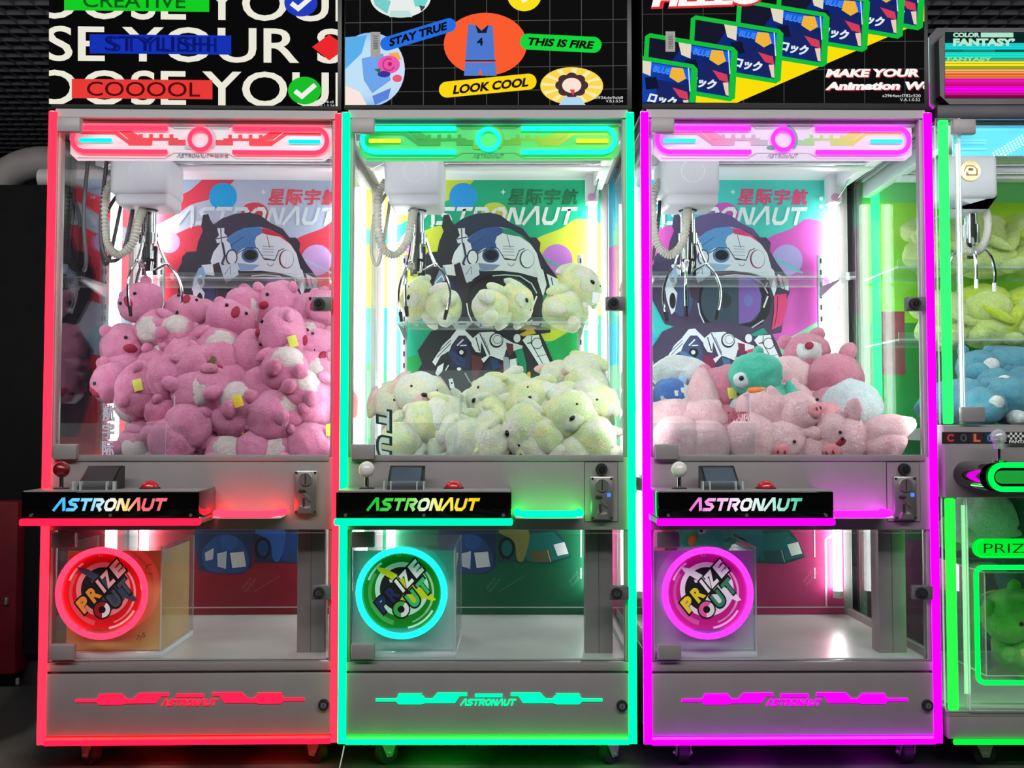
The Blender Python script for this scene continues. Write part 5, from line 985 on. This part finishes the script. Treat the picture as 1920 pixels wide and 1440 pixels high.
# toys: pixel of the centre in the photograph, distance behind the door glass, size, turn, words
G1 = 'pink plush toys heaped in the red-lit machine'
OLIVE = paint('olive_tag', (90, 96, 40), .6); YEL = paint('yellow_ribbon', (240, 214, 60), .6)
red = [(279, 590, .30, 1.0, (10, -28, -18), 'pink plush toy at the left end of the top row, tilted face with crimson nose'),
 (340, 606, .32, .95, (-38, 14, 8), 'pink plush toy with a round cream belly beside the tilted-faced one at top left'),
 (392, 606, .42, .95, (20, 70, 160), 'pink plush toy half hidden behind the cream-bellied one at top left'),
 (445, 592, .44, 1.05, (35, -30, 170), 'pink plush toy, its back turned, below the pictured helmet visor'),
 (421, 627, .27, 1.05, (-18, 22, 22), 'pink plush toy with upturned face and crimson nose near the top middle'),
 (512, 576, .44, 1.1, (60, 84, 20), 'pink plush toy lying on its side, highest of the pink heap'),
 (566, 602, .36, 1.0, (30, -40, 150), 'pink plush toy seen from behind, right of the highest one'),
 (606, 604, .30, .95, (-5, 22, -34), 'pink plush toy with its face cut by the right frame, top right of the heap'),
 (533, 630, .26, 1.15, (74, 92, 0), 'pink plush toy lying flat on its front under the highest one'),
 (368, 655, .33, .9, (40, -60, 90), 'pink plush toy, left shoulder of the upper heap under the cream-bellied one'),
 (396, 678, .26, .95, (-62, 20, 30), 'pink plush toy on its back with white belly, left of the olive-tagged body'),
 (443, 672, .23, 1.1, (20, -78, 170), 'pink plush toy lying across the middle with a small dark olive tag'),
 (494, 652, .30, 1.0, (50, 40, 120), 'pink plush toy wedged between the flat one and the middle of the heap'),
 (540, 674, .19, 1.15, (-48, 12, 14), 'pink plush toy with large head, eyes turned up, right of centre'),
 (600, 676, .22, .95, (-20, -24, -20), 'pink plush toy with white belly at the right frame, third row from top'),
 (258, 658, .34, 1.1, (30, -86, 12), 'pink plush toy lying on its side, highest on the left slope'),
 (316, 664, .36, 1.0, (-60, -50, 0), 'pink plush toy showing a cream belly between left slope and centre'),
 (330, 694, .22, 1.15, (30, 50, 110), 'pink plush toy turned away, right of the two lying on the left slope'),
 (246, 697, .29, 1.1, (16, -84, 170), 'pink plush toy lying on its side, second down on the left slope'),
 (214, 733, .24, 1.0, (40, -30, -60), 'pink plush toy at the far left edge of the heap'),
 (270, 735, .22, 1.15, (60, -70, 30), 'pink plush toy with a lime paper tag on the left slope'),
 (382, 713, .17, 1.1, (10, -52, -48), 'pink plush toy facing left in the middle of the heap'),
 (427, 740, .13, 1.1, (-52, -28, 20), 'pink plush toy on its back with a broad white belly, centre of the heap'),
 (360, 766, .13, 1.1, (18, -6, 176), 'pink plush toy seen from behind with two round ears showing'),
 (488, 714, .21, 1.05, (60, 30, 190), 'pink plush toy with rounded back, right of the broad white belly'),
 (575, 714, .16, 1.05, (-44, 30, 10), 'pink plush toy with white belly and raised arm on the right side'),
 (520, 746, .14, 1.05, (-40, -20, 26), 'pink plush toy with white chest below the upturned large head'),
 (600, 766, .13, 1.2, (40, -64, 150), 'pink plush toy with large rounded back at the right frame, two from the bottom'),
 (527, 786, .18, 1.0, (70, 70, 0), 'pink plush toy in shade between two bottom-row toys on the right'),
 (430, 786, .19, 1.05, (40, 100, 160), 'pink plush toy in shade under the broad white belly'),
 (298, 776, .21, 1.0, (50, -20, 60), 'pink plush toy behind the clear chute wall, under the tagged one'),
 (350, 820, .11, 1.1, (56, -76, 170), 'pink plush toy lying in the bottom row, leftmost against the glass'),
 (424, 830, .10, 1.0, (-36, 10, 6), 'pink plush toy with white chest in the bottom row, second from left'),
 (512, 824, .10, 1.1, (-30, -16, -8), 'pink plush toy with white chest in the bottom row, third from left'),
 (594, 818, .10, 1.1, (60, -10, 180), 'pink plush toy in the bottom right corner of the red-lit machine'),
 (473, 764, .23, 1.0, (30, 60, 200), 'pink plush toy deep in the gap right of the broad white belly'),
 (290, 826, .19, 1.0, (40, 60, 40), 'pink plush toy low behind the clear chute wall'),
 (470, 842, .15, .9, (50, 40, 180), 'pink plush toy low in the gap between two white-chested bottom-row toys')]
for i, (px, py, Y, s, e, lb) in enumerate(red):
    pp = {20: (TAGM, 258, 722), 11: (OLIVE, 394, 677), 22: (YEL, 446, 752), 32: (YEL, 449, 802), 34: (YEL, 620, 806), 27: (TAGM, 578, 746), 8: (TAGM, 549, 640)}.get(i)
    toy('bear', PK, PKW, at(px, py, Y), e, s*.98, lb, G1, pp)
G2 = 'pastel plush toys in the green-lit machine'
green = [(806, 568, .53, 1.0, (0, -72, -24), 0, 'pale green plush toy lying on the shelf, leftmost of three'), (945, 572, .53, 1.0, (-10, 78, 24), 0, 'yellow-green plush toy lying on the shelf, middle of three'),
 (1072, 556, .53, 1.1, (-6, 40, 26), 0, 'pale plush toy propped up at the right end of the shelf with a dangling tag'),
 (783, 770, .36, 1.2, (0, 8, 14), 2, 'white plush toy with pink muzzle sitting upright at the left'), (728, 780, .42, 1.15, (0, -20, 40), 2, 'mauve-tinted plush toy at the far left behind the outlined letters'),
 (776, 826, .24, 1.05, (40, -30, 140), 0, 'greenish plush toy low at left, under the upright white one'), (832, 792, .30, 1.1, (60, 50, 0), 1, 'pale plush toy seen from above, behind the chute wall edge'),
 (845, 824, .22, .95, (50, -40, 60), 2, 'peach-tinted plush toy low behind the chute wall edge'), (884, 774, .40, 1.1, (50, 80, 0), 1, 'cream plush toy lying under the pictured torso'),
 (936, 762, .30, 1.05, (10, -50, -46), 1, 'white-faced plush toy looking left in the middle of the heap'), (985, 752, .32, 1.2, (20, 80, 160), 0, 'yellow plush toy with broad back, right of the white-faced one'),
 (1038, 736, .42, 1.1, (-40, 40, 0), 2, 'pink-and-blue tinted plush toy on its back, upper right slope'), (1076, 716, .46, 1.05, (0, 66, 20), 1, 'white plush toy with two eyes showing, topmost of the heap'),
 (1132, 728, .40, 1.2, (30, 20, 160), 1, 'pale plush toy at the right frame, upper right of the heap'), (1112, 746, .31, 1.2, (50, -50, 170), 0, 'large yellow plush toy with rounded back, right slope'),
 (1066, 778, .20, 1.0, (40, 84, 10), 1, 'pale plush toy with long arm and paper tag, right of centre'), (1080, 812, .11, 1.15, (0, -36, 8), 0, 'yellow-and-white plush toy with black eyes against the glass at lower right'),
 (1134, 812, .11, 1.15, (50, 20, 180), 0, 'green plush toy in the lower right corner of the green-lit machine'), (1016, 808, .13, 1.0, (70, 10, 180), 0, 'round green-topped plush toy with a white loop, bottom middle'),
 (965, 812, .15, 1.15, (30, 82, -10), 0, 'yellow plush toy lying in the bottom row, face to the right'), (908, 818, .15, 1.05, (40, -70, 170), 1, 'pale yellow plush toy low, just right of the chute wall edge'),
 (916, 845, .09, .95, (60, -60, 20), 1, 'pale mint plush toy lying lowest at the glass, middle left'), (985, 843, .09, .9, (60, 60, 20), 1, 'cream plush toy lowest at the glass, middle'), (902, 794, .24, .95, (20, 60, 60), 0, 'lime plush toy in the second row under the cream one'),
 (1082, 850, .085, .85, (60, -60, 200), 1, 'white plush toy lowest at the glass, under the black-eyed yellow one'), (1138, 776, .21, 1.0, (0, 24, -30), 0, 'yellow-green plush toy with raised ear at the right frame'), (1012, 772, .24, 1.05, (-30, -60, 30), 0, 'lemon plush toy filling the centre of the heap')]
for i, (px, py, Y, s, e, v, lb) in enumerate(green):
    A, B = ((PASTEL, PASTELW), (PASTELW, PASTEL), (PASTELW, PASTELP))[v]
    toy('pup', A, B, at(px, py, Y), e, s*.98, lb, G2, {2: (WHITE, 1118, 558), 15: (WHITE, 1070, 768)}.get(i))
G3 = 'assorted plush toys in the magenta-lit machine'
mag = [('mushroom', SNOW, SNOW, (1275, 725, .46), 1.25, (0, 6, 0), 'white rounded plush toy with a pale blue tag, back left'), ('penguin', NAVY, SNOW, (1263, 765, .32), 1.0, (0, 0, -18), 'royal blue hooded plush toy with white body at left'),
 ('bear', BLUSH, BLUSH, (1254, 826, .14), 1.2, (60, 10, 176), 'blush pink plush toy in the bottom left corner'), ('cone', BLUSH, PKW, (1318, 772, .30), 1.15, (0, -4, 10), 'blush plush toy with a pointed head, left of centre'),
 ('bear', BLUSH, BLUSH, (1318, 828, .16), 1.1, (50, 10, 170), 'blush plush toy in the bottom row under the pointed one'), ('bear', ROSE, ROSE, (1366, 765, .33), 1.3, (10, 6, 170), 'rose plush toy with a lime tag, turned away, left of the mint one'),
 ('bear', DUSK, DUSK, (1372, 826, .2), 1.1, (60, -10, 190), 'dusk pink plush toy low behind the small red lettering'), ('dino', MINT, ICE, (1434, 738, .26), 1.35, (0, -8, -18), 'mint green plush bird with orange beak and a green tag'),
 ('big_bear', ROSE, SNOW, (1521, 690, .46), 1.05, (-14, -14, -6), 'rose plush bear with white face, topmost of the heap'), ('big_bear', ROSE, ROSE, (1563, 742, .34), 1.35, (30, 24, 130), 'large rose plush bear turned away under the white-faced one'),
 ('ball', ICE, ICE, (1614, 764, .24), 1.2, (0, 0, 0), 'round ice-blue plush toy at right with a short flipper'), ('pig', BLUSH, CORAL, (1490, 782, .2), 1.2, (-16, -10, 40), 'blush plush pig with one tall ear, centre of the heap'),
 ('pig', BLUSH, CORAL, (1484, 828, .11), 1.15, (16, 0, -10), 'blush plush pig facing out at the bottom centre'), ('bear', BLUSH, BLUSH, (1426, 820, .13), 1.2, (40, -20, 160), 'blush plush toy at bottom, left of the pig facing out'),
 ('pig', BLUSH, CORAL, (1600, 820, .13), 1.25, (20, -10, -40), 'blush plush pig with long snout in the bottom right'), ('cone', BLUSH, PKW, (1686, 822, .13), 1.1, (0, 70, -20), 'blush plush toy with stubby limbs in the bottom right corner'),
 ('bear', BLUSH, BLUSH, (1542, 826, .14), .9, (40, 50, 30), 'small blush plush toy wedged between two pigs in the bottom row'), ('bear', BLUSH, PKW, (1478, 735, .4), 1.2, (30, 20, 150), 'blush plush toy behind the mint bird and the white-faced bear'),
 ('ball', CORAL, CORAL, (1560, 796, .22), 1.0, (0, 0, 30), 'coral round plush toy under the large rose bear'), ('mushroom', SNOW, SNOW, (1222, 775, .4), 1.1, (0, -10, 20), 'white plush toy cut by the left frame of the magenta-lit machine'),
 ('ball', BLUSH, BLUSH, (1650, 806, .26), 1.0, (0, 0, -20), 'pale pink round plush toy behind the stubby-limbed one at right')]
for i, (kd, A, B, p, s, e, lb) in enumerate(mag):
    pp = {0: (SKY, 1279, 714), 5: (TAGM, 1373, 737), 7: (paint('green_tag', (90, 160, 30), .6), 1440, 744, 'M')}.get(i)
    toy(kd, A, B, at(*p), e, s, lb, G3, pp)
toy('dino', MINT, ICE, at(1325, 1012, .22), (60, 84, 10), .95, 'mint plush toy lying on the clear prize box in the magenta-lit machine', G3)
G4 = 'plush toys in the machine with green bars'
for kd, A, B, p, s, e, lb in [('frill', LIME, LIME, (1842, 466, .52), 1.2, (0, 4, 0), 'pale lime plush toy on the top shelf behind the claw'), ('frill', LIME, LIMED, (1936, 462, .52), 1.15, (0, 0, -20), 'pale lime plush toy on the top shelf at the right frame edge'),
 ('frill', LIME, LIMED, (1852, 600, .52), 1.15, (0, 6, 0), 'lime plush toy with frilled bonnet on the lower shelf'), ('frill', LIME, LIMED, (1942, 598, .52), 1.1, (0, 0, 10), 'lime plush toy on the lower shelf cut by the right frame edge'), ('frill', LIME, LIME, (1770, 606, .52), 1.1, (0, -6, 20), 'pale lime plush toy on the lower shelf behind the green bar'), ('frill', LIME, LIME, (1752, 468, .52), 1.1, (0, 4, 10), 'pale lime plush toy on the top shelf behind the green bar'),
 ('hippo', TEAL, SNOW, (1872, 690, .40), 1.2, (0, 4, 0), 'blue plush toy on top of the blue pile'), ('hippo', TEAL, SNOW, (1806, 752, .26), 1.05, (0, 6, 160), 'blue plush toy at the left of the blue pile, turned away'), ('hippo', TEAL, SNOW, (1868, 752, .22), 1.15, (0, -6, 10), 'blue plush toy at the front of the blue pile'), ('hippo', TEAL, SNOW, (1905, 722, .30), 1.0, (0, 10, -10), 'blue plush toy in the middle of the blue pile at right'),
 ('ball', ICE, SNOW, (1842, 972, .34), 1.35, (0, 0, 20), 'large pale plush ball above the prize sign in the green-lit lower chamber'), ('bear', DTEAL, DTEAL, (1905, 975, .4), 1.1, (0, 30, 0), 'dark teal plush toy above the prize sign at the right edge'), ('ball', LEAF, LEAF, (1790, 1000, .4), .8, (0, 0, 0), 'leaf green plush ball half hidden behind the lower green bar'),
 ('ball', LIMED, LIMED, (1872, 1140, .42), .8, (0, 0, 0), 'yellow-green plush ball at the left of the neon-framed window'), ('bear', DTEAL, ICE, (1912, 1120, .40), 1.35, (0, 20, -20), 'dark teal plush toy in the neon-framed window'), ('bear', LEAF, LIME, (1902, 1262, .3), 1.25, (10, -30, 20), 'leaf green plush toy at the bottom of the neon-framed window')]:
    toy(kd, A, B, at(*p), e, s, lb, G4)
